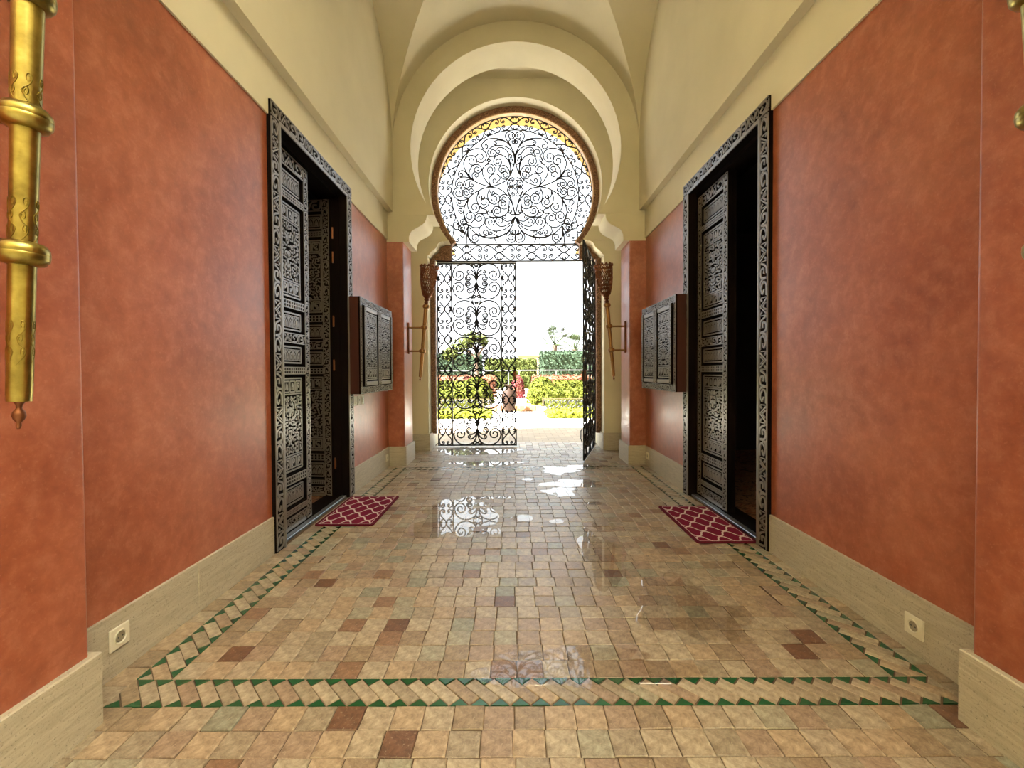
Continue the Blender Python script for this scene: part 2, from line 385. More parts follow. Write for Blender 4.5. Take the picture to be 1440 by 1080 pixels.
# added unseen patio walls behind the camera; height blocks sun, shapes fill light
YR = -6.5; PX = 2.6; ZP = 12.2
for s, side in ((-1, 'left'), (1, 'right')):
    struct(MB().box((min(s * PX, s * (PX + .3)), YR, -.02), (max(s * PX, s * (PX + .3)), .8, ZP)).build('wall_light_shaper_' + side, 'plaster'))
    struct(MB().box((min(s * 1.75, s * (PX + .3)), .5, -.02), (max(s * 1.75, s * (PX + .3)), .8, ZP)).build('wall_light_shaper_front_' + side, 'plaster'))
struct(MB().box((-PX - .3, YR - .3, -.02), (PX + .3, YR, ZP)).build('wall_light_shaper_rear', 'plaster'))

# rooms behind the doors
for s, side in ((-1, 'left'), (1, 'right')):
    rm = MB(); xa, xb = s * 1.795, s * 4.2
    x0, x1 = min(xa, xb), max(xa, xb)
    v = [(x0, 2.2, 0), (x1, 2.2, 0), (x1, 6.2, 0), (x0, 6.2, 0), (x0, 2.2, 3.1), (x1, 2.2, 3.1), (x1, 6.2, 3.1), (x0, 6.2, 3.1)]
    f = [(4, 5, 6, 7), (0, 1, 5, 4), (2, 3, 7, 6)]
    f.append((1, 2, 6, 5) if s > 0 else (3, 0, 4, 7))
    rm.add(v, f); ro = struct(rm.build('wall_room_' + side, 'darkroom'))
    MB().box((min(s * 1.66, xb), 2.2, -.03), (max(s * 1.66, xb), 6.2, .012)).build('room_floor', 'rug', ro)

# ------------------------------------------------------------------ floor: grout bed + tiles
floor = struct(MB().box((-1.82, .40, -.08), (1.82, YB2 + .0, -.004)).build('floor', 'grout'))
T = .1003
def tile_geo(cx, cy, wx, wy, rnd, gap=.0014):
    hz = rnd.gauss(0, .0009); tx = rnd.gauss(0, .010); ty = rnd.gauss(0, .010)
    c = []
    for sx, sy in ((-1, -1), (1, -1), (1, 1), (-1, 1)):
        c.append((sx * (wx / 2 - gap) + rnd.uniform(-.0014, .0014), sy * (wy / 2 - gap) + rnd.uniform(-.0014, .0014)))
    v = [(cx + x, cy + y, -.012) for x, y in c]; e = .0020
    v += [(cx + x, cy + y, hz + x * tx + y * ty - .002) for x, y in c]
    v += [(cx + x * (1 - 2 * e / wx), cy + y * (1 - 2 * e / wy), hz + x * tx + y * ty) for x, y in c]
    f = [(i, (i + 1) % 4, 4 + (i + 1) % 4, 4 + i) for i in range(4)] + [(4 + i, 4 + (i + 1) % 4, 8 + (i + 1) % 4, 8 + i) for i in range(4)] + [(8, 9, 10, 11)]
    return v, f
BX0, BX1, BY0, BY1 = -1.475, 1.505, 1.472, 5.21     # border outline
BW = .1345
rt = random.Random(3)
spots = []
def rows(x0, x1, y0, y1, shift):
    ny = max(1, round((y1 - y0) / T)); dy = (y1 - y0) / ny
    for j in range(ny):
        nx = max(1, round((x1 - x0) / T)); dx = (x1 - x0) / nx; off = shift * rt.uniform(-.12, .12)
        for i in range(nx): spots.append((x0 + dx * (i + .5) + (off * dx if 0 < i < nx - 1 else 0), y0 + dy * (j + .5), dx, dy))
rows(BX0 + BW, BX1 - BW, BY0 + BW, BY1 - BW, 1)                  # field inside the border
rows(-1.572, 1.572, BY0 - 10 * T, BY0, 1)   # before the border
rows(-1.572, BX0, BY0, Y1 - .02, 0); rows(BX1, 1.572, BY0, Y1 - .02, 0)    # strips along the walls
rows(BX0, BX1, BY1, Y1 - .02, 1); rows(-1.36, 1.36, Y1 - .02, YA2 + .02, 1); rows(-1.62, 1.62, YA2 + .02, YB - .02, 1); rows(-1.262, 1.262, YB - .02, YB2, 1)
0
def vis(sp):
    x, y = sp[0], sp[1]
    if y < 1.2 or abs(x + .05) / y > 1.2: return 99
    return y
spots.sort(key=vis)
def tint(r):
    return r.random() if r.random() < .72 else r.uniform(0, .8)
big = MB(); big.tint = []
for i, (x, y, dx, dy) in enumerate(spots):
    t = tint(rt)
    if i < 300:
        v, f = tile_geo(0, 0, dx, dy, rt); mb = MB(); mb.add(v, f); mb.tint = [t] * len(f)
        mb.build('floor_tile', 'tile', floor, None, (x, y, 0))
    else:
        v, f = tile_geo(x, y, dx, dy, rt); big.add(v, f); big.tint += [t] * len(f)
tag(big.build('distant_floor_tiles', 'tile', floor), kind='stuff')

def clip(poly, x0, x1, y0, y1):
    def cut(p, k, val, keep):
        o = []
        for i in range(len(p)):
            a, b = p[i], p[(i + 1) % len(p)]; ia, ib = keep(a[k], val), keep(b[k], val)
            if ia: o.append(a)
            if ia != ib:
                t = (val - a[k]) / (b[k] - a[k]); o.append((a[0] + (b[0] - a[0]) * t, a[1] + (b[1] - a[1]) * t))
        return o
    ge = lambda a, b: a >= b - 1e-9; le = lambda a, b: a <= b + 1e-9
    for k, val, fn in ((0, x0, ge), (0, x1, le), (1, y0, ge), (1, y1, le)):
        if len(poly) < 3: return []
        poly = cut(poly, k, val, fn)
    return poly
def area(p): return abs(sum(p[i][0] * p[(i + 1) % len(p)][1] - p[(i + 1) % len(p)][0] * p[i][1] for i in range(len(p)))) / 2 if len(p) > 2 else 0
def floor_poly(name, poly, material, rnd, h, tn=None):
    n = len(poly); cx = sum(p[0] for p in poly) / n; cy = sum(p[1] for p in poly) / n
    a = sum(poly[i][0] * poly[(i + 1) % n][1] - poly[(i + 1) % n][0] * poly[i][1] for i in range(n))
    if a < 0: poly = poly[::-1]
    L = [(p[0] - cx, p[1] - cy) for p in poly]; sc = 1 - .0045 / max(.02, sqrt(area(poly)))
    tx, ty = rnd.gauss(0, .008), rnd.gauss(0, .008)
    L = [(x * sc, y * sc) for x, y in L]
    v = [(x, y, -.012) for x, y in L] + [(x, y, h - .0018 + x * tx + y * ty) for x, y in L] + [(x * .95, y * .95, h + x * tx + y * ty) for x, y in L]
    f = [(i, (i + 1) % n, n + (i + 1) % n, n + i) for i in range(n)] + [(n + i, n + (i + 1) % n, 2 * n + (i + 1) % n, 2 * n + i) for i in range(n)] + [tuple(range(2 * n, 3 * n))]
    mb = MB(); mb.add(v, f)
    if tn is not None: mb.tint = [tn] * len(f)
    mb.build(name, material, floor, None, (cx, cy, 0))
q2 = sqrt(.5); bw, bl = .05, .1402
def band(along, x0, x1, y0, y1, join=None):
    """bricks all lie along (-1,1); glazed triangles fill both edges"""
    mid = (y0 + y1) / 2 if along == 'x' else (x0 + x1) / 2
    lo, hi = (x0, x1) if along == 'x' else (y0, y1)
    pitch_ = bw / q2; n = int((hi - lo) / pitch_) + 5
    d = Vector((-q2, q2)); e = Vector((q2, q2))
    for i in range(-2, n):
        s = lo + (i - .5) * pitch_
        c = Vector((s, mid)) if along == 'x' else Vector((mid, s))
        P = [c + d * (a * bl / 2) + e * (b * bw / 2) for a, b in ((-1, -1), (-1, 1), (1, 1), (1, -1))]
        pl = clip([(p.x, p.y) for p in P], x0, x1, y0, y1)
        if area(pl) > 3e-4: floor_poly('border_brick', pl, 'tile', rt, rt.gauss(.0002, .0006), rt.choice([.05, .2, .31, .35, .46, .57, .6, .69, .79, .58, .70]))
        for sg in (-1, 1):
            # triangle beyond the brick's end, between it and the next brick
            k1 = c + d * (sg * bl / 2) + e * (-sg * bw / 2) ; k2 = c + d * (sg * bl / 2) + e * (sg * bw / 2)
            if along == 'x':
                edge = y0 if sg < 0 else y1; corner = k1 if abs(k1.y - edge) > abs(k2.y - edge) else k2; tip = k2 if corner is k1 else k1
                dirx = 1 if corner.x > tip.x else -1; tri = [(tip.x, edge), (tip.x + dirx * pitch_, edge), (corner.x, corner.y)]
            else:
                edge = x1 if sg < 0 else x0; corner = k1 if abs(k1.x - edge) > abs(k2.x - edge) else k2; tip = k2 if corner is k1 else k1
                dirx = 1 if corner.y > tip.y else -1; tri = [(edge, tip.y), (edge, tip.y + dirx * pitch_), (corner.x, corner.y)]
            pl = clip(tri, x0, x1, y0, y1)
            if join is not None:
                if area(pl) > 1.5e-4: join.prism(pl, lambda u, v, t: (u, v, t), -.012, .0)
            elif area(pl) > 1.5e-4: floor_poly('glazed_triangle', pl, 'green', rt, rt.gauss(0, .0004))
band('x', BX0, BX1, BY0, BY0 + BW)
band('y', BX0, BX0 + BW, BY0 + BW, BY1); band('y', BX1 - BW, BX1, BY0 + BW, BY1)
jt = MB(); band('x', BX0 + BW, BX1 - BW, BY1 - BW, BY1, jt); tag(jt.build('distant_glazed_triangles', 'green', floor), kind='stuff')

# ------------------------------------------------------------------ carving (local frame: X along width, Z up, faces -Y)
def ribbon(mb, pts, wd, h, y=0.0):
    """raised band along 2D pts; wd = width or list; stands h proud of y towards -Y"""
    pts = [Vector(p) for p in pts]; n = len(pts); L = []; Rr = []
    for i, p in enumerate(pts):
        t = pts[min(i + 1, n - 1)] - pts[max(i - 1, 0)]
        if t.length < 1e-9: t = Vector((1, 0))
        t.normalize(); a = Vector((-t.y, t.x)); ww = (wd[i] if isinstance(wd, list) else wd) / 2
        L.append(p + a * ww); Rr.append(p - a * ww)
    v = [(p.x, y - h, p.y) for p in L] + [(p.x, y - h, p.y) for p in Rr] + [(p.x, y, p.y) for p in L] + [(p.x, y, p.y) for p in Rr]
    f = []
    for i in range(n - 1):
        f += [(i, i + 1, n + i + 1, n + i), (2 * n + i, 2 * n + i + 1, i + 1, i), (n + i, n + i + 1, 3 * n + i + 1, 3 * n + i)]
    f += [(0, n, 3 * n, 2 * n), (n - 1, 3 * n - 1, 4 * n - 1, 2 * n - 1)]
    mb.add(v, f)
def comma(mb, x, z, ang, ln, wd, curv, h, y):
    n = 6; pts = []; a = ang; p = Vector((x, z)) - Vector((cos(ang), sin(ang))) * ln * .5
    for i in range(n):
        pts.append(p.copy()); p = p + Vector((cos(a), sin(a))) * ln / (n - 1); a += curv / (n - 1)
    ribbon(mb, pts, [wd * max(.18, sin(pi * (.12 + .8 * i / (n - 1)))) for i in range(n)], h, y)
def rect_line(mb, x0, x1, z0, z1, wd, h, y):
    for a, b in (((x0, z0), (x1, z0)), ((x0, z1), (x1, z1)), ((x0, z0), (x0, z1)), ((x1, z0), (x1, z1))): ribbon(mb, [a, b], wd, h, y)
def arabesque(mb, x0, x1, z0, z1, y, rnd, cell=.026, h=.006):
    xm = (x0 + x1) / 2; hw = (x1 - x0) / 2; nx = max(2, int(hw / cell)); nz = max(2, int((z1 - z0) / cell))
    ph = rnd.uniform(0, 6)
    for j in range(nz):
        for i in range(nx):
            u = (i + .5) / nx * hw + rnd.uniform(-.2, .2) * cell; z = z0 + (j + .5) / nz * (z1 - z0) + rnd.uniform(-.2, .2) * cell
            u = min(max(u, cell * .35), hw - cell * .3)
            a = 2.4 * sin(u * 24 + ph) + 2.0 * cos((z - z0) * 19 + ph * .7) + rnd.uniform(-.4, .4)
            ln = cell * rnd.uniform(1.0, 1.45); wd = cell * rnd.uniform(.42, .6); cv = rnd.choice((-1, 1)) * rnd.uniform(.9, 2.3)
            comma(mb, xm + u, z, a, ln, wd, cv, h, y); comma(mb, xm - u, z, pi - a, ln, wd, -cv, h, y)
    k = int((z1 - z0) / .16)
    for j in range(k):      # palmettes on the axis
        zc = z0 + (j + .5) * (z1 - z0) / k
        for q in (-.022, 0, .022): comma(mb, xm + q, zc, pi / 2 - q * 18, .055, .012, -q * 30, h * 1.15, y)
def glyph_row(mb, x0, x1, z0, z1, y, rnd, n, h=.006):
    d = (x1 - x0) / n; g = d * .08; zh = z1 - z0
    for i in range(n):
        a = x0 + i * d + g; b = x0 + (i + 1) * d - g; c = (a + b) / 2; lw = d * .13
        rect_line(mb, a, b, z0 + zh * .06, z1 - zh * .06, lw * .9, h, y)
        k = rnd.randrange(3)
        P = [(a + d * .25, z0 + zh * .25), (c, z0 + zh * .75), (b - d * .22, z0 + zh * .3), (c, z0 + zh * .32)] if k == 0 else \
            [(a + d * .2, z1 - zh * .25), (b - d * .22, z1 - zh * .25), (b - d * .25, z0 + zh * .45), (a + d * .25, z0 + zh * .3), (c, z0 + zh * .22)] if k == 1 else \
            [(a + d * .22, z0 + zh * .2), (a + d * .25, z0 + zh * .65), (c, z1 - zh * .22), (b - d * .25, z0 + zh * .6), (c, z0 + zh * .4)]
        ribbon(mb, spline(P, 4), lw * 1.2, h, y)
        comma(mb, c, z0 + zh * .5, rnd.uniform(0, 3), d * .3, lw, 1.2, h, y)
def arch_row(mb, x0, x1, z0, z1, y, n, h=.006):
    d = (x1 - x0) / n; zh = z1 - z0
    for i in range(n):
        a = x0 + i * d; b = a + d; c = a + d / 2; lw = d * .14
        ribbon(mb, spline([(a, z0), (a + d * .05, z0 + zh * .55), (c, z1 - zh * .04)], 4), lw, h, y); ribbon(mb, spline([(b, z0), (b - d * .05, z0 + zh * .55), (c, z1 - zh * .04)], 4), lw, h, y)
        ribbon(mb, spline([(a + d * .27, z0 + zh * .04), (a + d * .30, z0 + zh * .35), (c, z0 + zh * .66)], 3), lw * .9, h, y); ribbon(mb, spline([(b - d * .27, z0 + zh * .04), (b - d * .30, z0 + zh * .35), (c, z0 + zh * .66)], 3), lw * .9, h, y)
        comma(mb, c, z0 + zh * .25, pi / 2, zh * .34, lw * 1.3, 0, h, y)
        comma(mb, a, z1 - zh * .16, pi / 2, zh * .3, lw * 2.0, 0, h, y)
    ribbon(mb, [(x0, z1), (x1, z1)], zh * .05, h, y); ribbon(mb, [(x0, z0), (x1, z0)], zh * .05, h, y)
def bead_row(mb, x0, x1, z0, z1, y, h=.005):
    ribbon(mb, [(x0, z0), (x1, z0)], .008, h, y); ribbon(mb, [(x0, z1), (x1, z1)], .008, h, y)
    zm = (z0 + z1) / 2; d = (z1 - z0) * .62; n = int((x1 - x0) / d)
    for i in range(n + 1):
        x = x0 + (x1 - x0) * i / n; ribbon(mb, [(x, z0), (x, z1)], d * .34, h, y)
    ribbon(mb, [(x0, zm), (x1, zm)], d * .22, h, y)
def border_strip(mb, p0, p1, wd, y, rnd, h=.006):
    """running hook-and-leaf border between two 2D points"""
    p0, p1 = Vector(p0), Vector(p1); t = (p1 - p0); Ln = t.length; t.normalize(); s = Vector((-t.y, t.x))
    n = max(1, round(Ln / (wd * 1.25))); d = Ln / n; at = lambda i, u, v: p0 + t * ((i + u) * d) + s * (v * wd / 2)
    lw = wd * .115
    ribbon(mb, [at(0, 0, .93), at(n - 1, 1, .93)], lw * .8, h, y); ribbon(mb, [at(0, 0, -.93), at(n - 1, 1, -.93)], lw * .8, h, y)
    for i in range(n):
        sg = 1 if i % 2 else -1; k = i % 3
        if k == 0:
            ribbon(mb, spline([at(i, .05, -.7 * sg), at(i, .15, .55 * sg), at(i, .55, .6 * sg), at(i, .6, -.1 * sg), at(i, .32, -.05 * sg)], 4), lw * 1.25, h, y)
            ribbon(mb, spline([at(i, .3, -.75 * sg), at(i, .7, -.55 * sg), at(i, .92, .65 * sg)], 4), lw * 1.2, h, y)
        elif k == 1:
            ribbon(mb, [at(i, .08, -.75 * sg), at(i, .5, .7 * sg), at(i, .92, -.75 * sg)], lw * 1.1, h, y)
            ribbon(mb, [at(i, .3, -.6 * sg), at(i, .5, .15 * sg), at(i, .7, -.6 * sg)], lw * 1.1, h, y)
            ribbon(mb, spline([at(i, .06, .7 * sg), at(i, .2, .3 * sg)], 2), lw * 1.2, h, y); ribbon(mb, spline([at(i, .94, .7 * sg), at(i, .8, .3 * sg)], 2), lw * 1.2, h, y)
        else:
            ribbon(mb, spline([at(i, .1, .7 * sg), at(i, .7, .65 * sg), at(i, .85, 0), at(i, .5, -.6 * sg), at(i, .2, -.2 * sg), at(i, .45, .2 * sg)], 4), lw * 1.25, h, y)
            ribbon(mb, spline([at(i, .55, -.8 * sg), at(i, .9, -.6 * sg), at(i, .98, .1)], 3), lw * 1.2, h, y)
        ribbon(mb, [at(i, 1, -.6), at(i, 1, .6)], lw * .6, h * .8, y)

# ------------------------------------------------------------------ carved doors
LW = .545
def make_leaf_part(name, parent, x0, y0, rotz, rnd):
    """leaf: origin at its hinge stile; front faces -Y"""
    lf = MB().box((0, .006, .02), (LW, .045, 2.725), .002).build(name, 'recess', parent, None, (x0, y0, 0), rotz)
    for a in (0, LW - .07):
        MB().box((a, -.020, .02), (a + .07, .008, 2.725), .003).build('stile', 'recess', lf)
        c = MB(); border_strip(c, (a + .035, .03), (a + .035, 2.715), .064, -.020, rnd, .005); c.build('carving', 'wood', lf)
    xa, xb = .07, LW - .07
    def rail(z0, z1, kind):
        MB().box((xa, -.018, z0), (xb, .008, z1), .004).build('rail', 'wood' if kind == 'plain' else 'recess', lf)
        c = MB()
        if kind == 'bead': bead_row(c, xa + .004, xb - .004, z0 + .014, z1 - .014, -.018); c.build('carving', 'wood', lf)
        elif kind == 'carved': border_strip(c, (xa, (z0 + z1) / 2), (xb, (z0 + z1) / 2), (z1 - z0) * .85, -.018, rnd, .005); c.build('carving', 'wood', lf)
    def panel(z0, z1, kind):
        px0, px1 = xa + .012, xb - .03
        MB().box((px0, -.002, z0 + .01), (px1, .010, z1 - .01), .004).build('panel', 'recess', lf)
        c = MB(); rect_line(c, px0 + .006, px1 - .006, z0 + .015, z1 - .015, .011, .006, -.002)
        if kind == 'arch': arch_row(c, px0 + .022, px1 - .022, z0 + .034, z1 - .034, -.002, 6)
        else:
            hk = .088
            glyph_row(c, px0 + .016, px1 - .016, z0 + .03, z0 + .03 + hk, -.002, rnd, 4); glyph_row(c, px0 + .016, px1 - .016, z1 - .03 - hk, z1 - .03, -.002, rnd, 4)
            ribbon(c, [(px0, z0 + .04 + hk), (px1, z0 + .04 + hk)], .009, .006, -.002); ribbon(c, [(px0, z1 - .04 - hk), (px1, z1 - .04 - hk)], .009, .006, -.002)
            arabesque(c, px0 + .014, px1 - .014, z0 + .05 + hk, z1 - .05 - hk, -.002, rnd)
        c.build('carving', 'wood', lf)
    rail(.02, .045, 'plain'); rail(.045, .115, 'carved'); rail(.12, .18, 'bead'); panel(.185, .335, 'arch'); rail(.34, .42, 'bead'); panel(.425, 1.125, 'big')
    rail(1.13, 1.205, 'bead'); panel(1.21, 1.355, 'arch'); rail(1.36, 1.445, 'carved'); panel(1.45, 1.60, 'arch'); rail(1.605, 1.685, 'bead')
    panel(1.69, 2.37, 'big'); rail(2.375, 2.445, 'bead'); panel(2.45, 2.60, 'arch'); rail(2.605, 2.725, 'carved')
    return lf
def make_door(name, loc, rotz):
    rnd = random.Random(11); DW = DY1 - DY0; fw = .105
    d = struct(empty(name, loc, rotz))
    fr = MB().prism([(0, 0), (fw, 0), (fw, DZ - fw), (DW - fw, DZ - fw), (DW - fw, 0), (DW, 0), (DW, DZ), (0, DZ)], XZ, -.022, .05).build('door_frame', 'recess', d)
    c = MB(); border_strip(c, (fw / 2 - .006, .01), (fw / 2 - .006, DZ - fw), fw * .86, -.022, rnd); c.build('carving', 'wood', fr)
    c = MB(); border_strip(c, (DW - fw / 2 + .006, .01), (DW - fw / 2 + .006, DZ - fw), fw * .86, -.022, rnd); c.build('carving', 'wood', fr)
    c = MB(); border_strip(c, (0, DZ - fw / 2 + .006), (DW, DZ - fw / 2 + .006), fw * .86, -.022, rnd); c.build('carving', 'wood', fr)
    MB().prism([(fw - .012, 0), (fw + .006, 0), (fw + .006, DZ - fw - .006), (DW - fw - .006, DZ - fw - .006), (DW - fw - .006, 0), (DW - fw + .012, 0), (DW - fw + .012, DZ - fw + .012), (fw - .012, DZ - fw + .012)], XZ, -.030, -.021).build('frame_bead', 'wood', fr)
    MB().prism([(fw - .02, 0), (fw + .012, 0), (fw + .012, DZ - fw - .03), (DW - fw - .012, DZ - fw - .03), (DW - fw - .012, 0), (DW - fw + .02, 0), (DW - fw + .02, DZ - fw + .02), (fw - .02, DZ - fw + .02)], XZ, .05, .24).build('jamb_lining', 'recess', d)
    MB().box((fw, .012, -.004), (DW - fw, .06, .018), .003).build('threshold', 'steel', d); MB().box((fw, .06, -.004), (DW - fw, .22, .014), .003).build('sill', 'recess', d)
    l1 = make_leaf_part('door_leaf', d, fw + .012, .085, 0, rnd)
    l2 = dup(l1, d); l2.location = (DW - fw - .03, .12, 0); l2.scale = (-1, 1, 1); l2.rotation_euler = (0, 0, R_(-97))
    for z in (.32, 1.22, 1.62, 2.2, 2.42):
        h = MB(); h.tube([(0, 0, z - .05), (0, 0, z + .05)], .008, Vector((1, 0, 0)), 8); h.box((-.002, -.002, z - .04), (.035, .002, z + .04)); h.build('hinge', 'copper', d, None, (DW - fw - .03, .10, 0))
    return d
d1 = make_door('door_1', (-1.582, DY0, 0), pi / 2)
tag(d1, 'dark carved double door in the left red wall, near leaf shut and far leaf swung inward', 'door')
d2 = struct(empty('door_2', (1.582, DY1, 0), -pi / 2))
for ch in list(d1.children): dup(ch, d2)
tag(d2, 'dark carved double door in the right red wall, far leaf shut, near half open and black', 'door')

# ------------------------------------------------------------------ wall cabinets
def make_cabinet(loc, rotz, label):
    rnd = random.Random(5); cw, chh, dp = 1.04, .905, .115
    c0 = empty('wall_cabinet', loc, rotz); tag(c0, label, 'cabinet', 'carved wall cabinets')
    MB().box((0, -dp, 0), (cw, 0, chh), .002).build('body', 'cabside', c0)
    # outer face frame
    fb = .055
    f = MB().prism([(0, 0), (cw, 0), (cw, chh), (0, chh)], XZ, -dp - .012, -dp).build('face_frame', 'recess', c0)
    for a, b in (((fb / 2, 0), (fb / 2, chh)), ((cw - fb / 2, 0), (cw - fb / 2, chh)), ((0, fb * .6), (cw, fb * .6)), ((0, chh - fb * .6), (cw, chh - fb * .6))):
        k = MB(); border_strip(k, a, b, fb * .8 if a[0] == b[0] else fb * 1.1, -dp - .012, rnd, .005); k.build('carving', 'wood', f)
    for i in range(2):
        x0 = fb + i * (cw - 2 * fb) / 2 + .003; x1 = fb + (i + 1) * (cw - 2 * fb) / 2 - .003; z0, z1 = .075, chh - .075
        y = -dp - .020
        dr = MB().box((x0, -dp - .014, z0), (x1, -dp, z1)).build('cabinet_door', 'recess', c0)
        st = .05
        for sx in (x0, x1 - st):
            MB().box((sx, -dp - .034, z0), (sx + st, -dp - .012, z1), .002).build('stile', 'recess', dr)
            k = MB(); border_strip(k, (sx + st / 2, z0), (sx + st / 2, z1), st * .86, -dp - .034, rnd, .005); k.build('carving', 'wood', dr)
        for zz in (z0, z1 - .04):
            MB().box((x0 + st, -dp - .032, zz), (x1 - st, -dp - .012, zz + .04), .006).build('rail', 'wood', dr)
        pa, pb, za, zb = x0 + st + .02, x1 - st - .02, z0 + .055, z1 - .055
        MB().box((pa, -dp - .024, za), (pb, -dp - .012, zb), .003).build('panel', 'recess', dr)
        k = MB(); yy = -dp - .024; rect_line(k, pa + .005, pb - .005, za + .005, zb - .005, .009, .005, yy)
        glyph_row(k, pa + .014, pb - .014, za + .016, za + .11, yy, rnd, 4, .005); glyph_row(k, pa + .014, pb - .014, zb - .11, zb - .016, yy, rnd, 4, .005)
        ribbon(k, [(pa, za + .12), (pb, za + .12)], .008, .005, yy); ribbon(k, [(pa, zb - .12), (pb, zb - .12)], .008, .005, yy)
        arabesque(k, pa + .012, pb - .012, za + .13, zb - .13, yy, rnd, .024, .005); k.build('carving', 'wood', dr)
    kb = MB().lathe([(.004, 0), (.004, .01), (.010, .014), (.011, .02), (.006, .026)], 10, (cw / 2 - .02, -dp - .034, chh * .48), (0, -1, 0)); kb.build('knob', 'iron', c0, 40)
    return c0
make_cabinet((-W, 3.995, .95), pi / 2, 'dark carved two-door cabinet on the left wall beside three switches')
make_cabinet((W, 5.045, .955), -pi / 2, 'dark carved two-door cabinet on the right wall beyond the open door')

# ------------------------------------------------------------------ doormats
def make_mat_obj(loc, wx, wy, label):
    o = empty('doormat', loc); tag(o, label, 'doormat', 'burgundy doormats')
    def rr(a, b, r, n=5):
        P = []
        for cx, cy, s0 in ((a - r, b - r, 0), (-a + r, b - r, pi / 2), (-a + r, -b + r, pi), (a - r, -b + r, 1.5 * pi)):
            for i in range(n + 1): P.append((cx + r * cos(s0 + pi / 2 * i / n), cy + r * sin(s0 + pi / 2 * i / n)))
        return P
    up = lambda u, v, t: (u, v, t)
    MB().prism(rr(wx / 2 - .018, wy / 2 - .018, .012), up, .002, .0105).build('pile', 'mat', o)
    A = rr(wx / 2, wy / 2, .025); Bq = rr(wx / 2 - .02, wy / 2 - .02, .012); n = len(A)
    mb = MB(); v = [(*p, .002) for p in A] + [(*p, .010) for p in A] + [(*p, .0115) for p in Bq] + [(*p, .002) for p in Bq]
    mb.add(v, [(k * n + i, k * n + (i + 1) % n, (k + 1) % 4 * n + (i + 1) % n, (k + 1) % 4 * n + i) for k in range(4) for i in range(n)]); mb.build('binding', 'matedge', o)
    A = rr(wx / 2 - .024, wy / 2 - .024, .01); Bq = rr(wx / 2 - .028, wy / 2 - .028, .01); n = len(A)
    mb = MB(); mb.add([(*p, .0112) for p in A] + [(*p, .0112) for p in Bq], [(i, (i + 1) % n, n + (i + 1) % n, n + i) for i in range(n)]); mb.build('piping', mat('pale_pink_thread', (.62, .42, .42), .9), o)
make_mat_obj((-1.325, 3.598, 0), .445, .755, 'burgundy trellis doormat at the left door, near the cabinet')
make_mat_obj((1.375, 3.25, 0), .41, .785, 'burgundy trellis doormat at the right door, before the black opening')

# ------------------------------------------------------------------ sockets and switches
def socket(loc, rotz, label, sc=1.0):
    o = empty('wall_socket', loc, rotz); tag(o, label, 'socket', 'white wall sockets'); a = .041 * sc
    pl = MB().box((-a, -.009, -a), (a, 0, a), .002).build('plate', 'white', o)
    rg = MB().lathe([(.027 * sc, 0), (.027 * sc, .004), (.0235 * sc, .004), (.0205 * sc, -.0006), (.0001, -.0006)], 28, (0, -.009, 0), (0, -1, 0)); rg.build('ring', 'white', o, 40)
    MB().lathe([(.0195 * sc, 0), (.0195 * sc, .0003)], 24, (0, -.0088, 0), (0, -1, 0)).build('well', mat('grey_plastic', (.32, .28, .2), .4), o)
    for s in (-1, 1): MB().lathe([(.0028 * sc, 0), (.0028 * sc, .001)], 10, (s * .009 * sc, -.0088, 0), (0, -1, 0)).build('pin_hole', 'hole', o)
    return o
socket((-WB, 1.643, .142), pi / 2, 'white round-well socket low on the left stone baseboard nearest the camera')
socket((WB, 1.735, .113), -pi / 2, 'white round-well socket low on the right stone baseboard nearest the camera')
socket((-WB, 5.19, .125), pi / 2, 'tiny white socket at the far end of the left baseboard by the pilaster')
socket((WB, 5.19, .13), -pi / 2, 'tiny white socket at the far end of the right baseboard by the pilaster')
for i, (y, lb) in enumerate(((4.19, 'leftmost of three white switches under the left cabinet'), (4.29, 'middle of three white switches under the left cabinet'), (4.39, 'rightmost of three white switches under the left cabinet'))):
    o = empty('light_switch', (-W, y, .875), pi / 2); tag(o, lb, 'switch', 'three white light switches')
    MB().box((-.041, -.008, -.045), (.041, 0, .045), .002).build('plate', 'white', o); MB().box((-.022, -.012, -.028), (.022, -.006, .028), .002).build('rocker', 'white', o)
    MB().box((-.006, -.0125, -.004), (.006, -.0115, .012)).build('mark', 'hole', o)

# ------------------------------------------------------------------ wrought-iron gate
BR = .0108
def to3(pts, fx): return [fx(p) for p in pts]
def part_scroll(name, parent, lines, fx, r=BR * 1.1, loc=None):
    mb = MB()
    for L in lines: mb.tube(to3(L, fx), r)
    return mb.build(name, 'iron', parent, 60, loc)
def side_motif(hw, hh):
    """two hearts point to point with a loop either side of the crossing; unit half-sizes hw x hh"""
    def Q(P): return [((x - 855) / 75 * hw, (240 - y) / 165 * hh) for x, y in P]
    Ls = []
    for sx in (-1, 1):
        for sy in (-1, 1):
            fl = lambda L: [Vector((p[0] * sx, p[1] * sy)) for p in L]
            Ls.append(fl(scroll(Q([(856, 240), (866, 215), (890, 186), (915, 160), (928, 130), (922, 100), (898, 86), (876, 96), (872, 112)]), Q([(886, 112)])[0], .9, .3)))
            Ls.append(fl(scroll(Q([(858, 232), (868, 208), (888, 196), (912, 203), (926, 225), (928, 240)]))))
            Ls.append(fl(scroll(Q([(928, 240), (914, 226), (900, 222)]))))
    return Ls
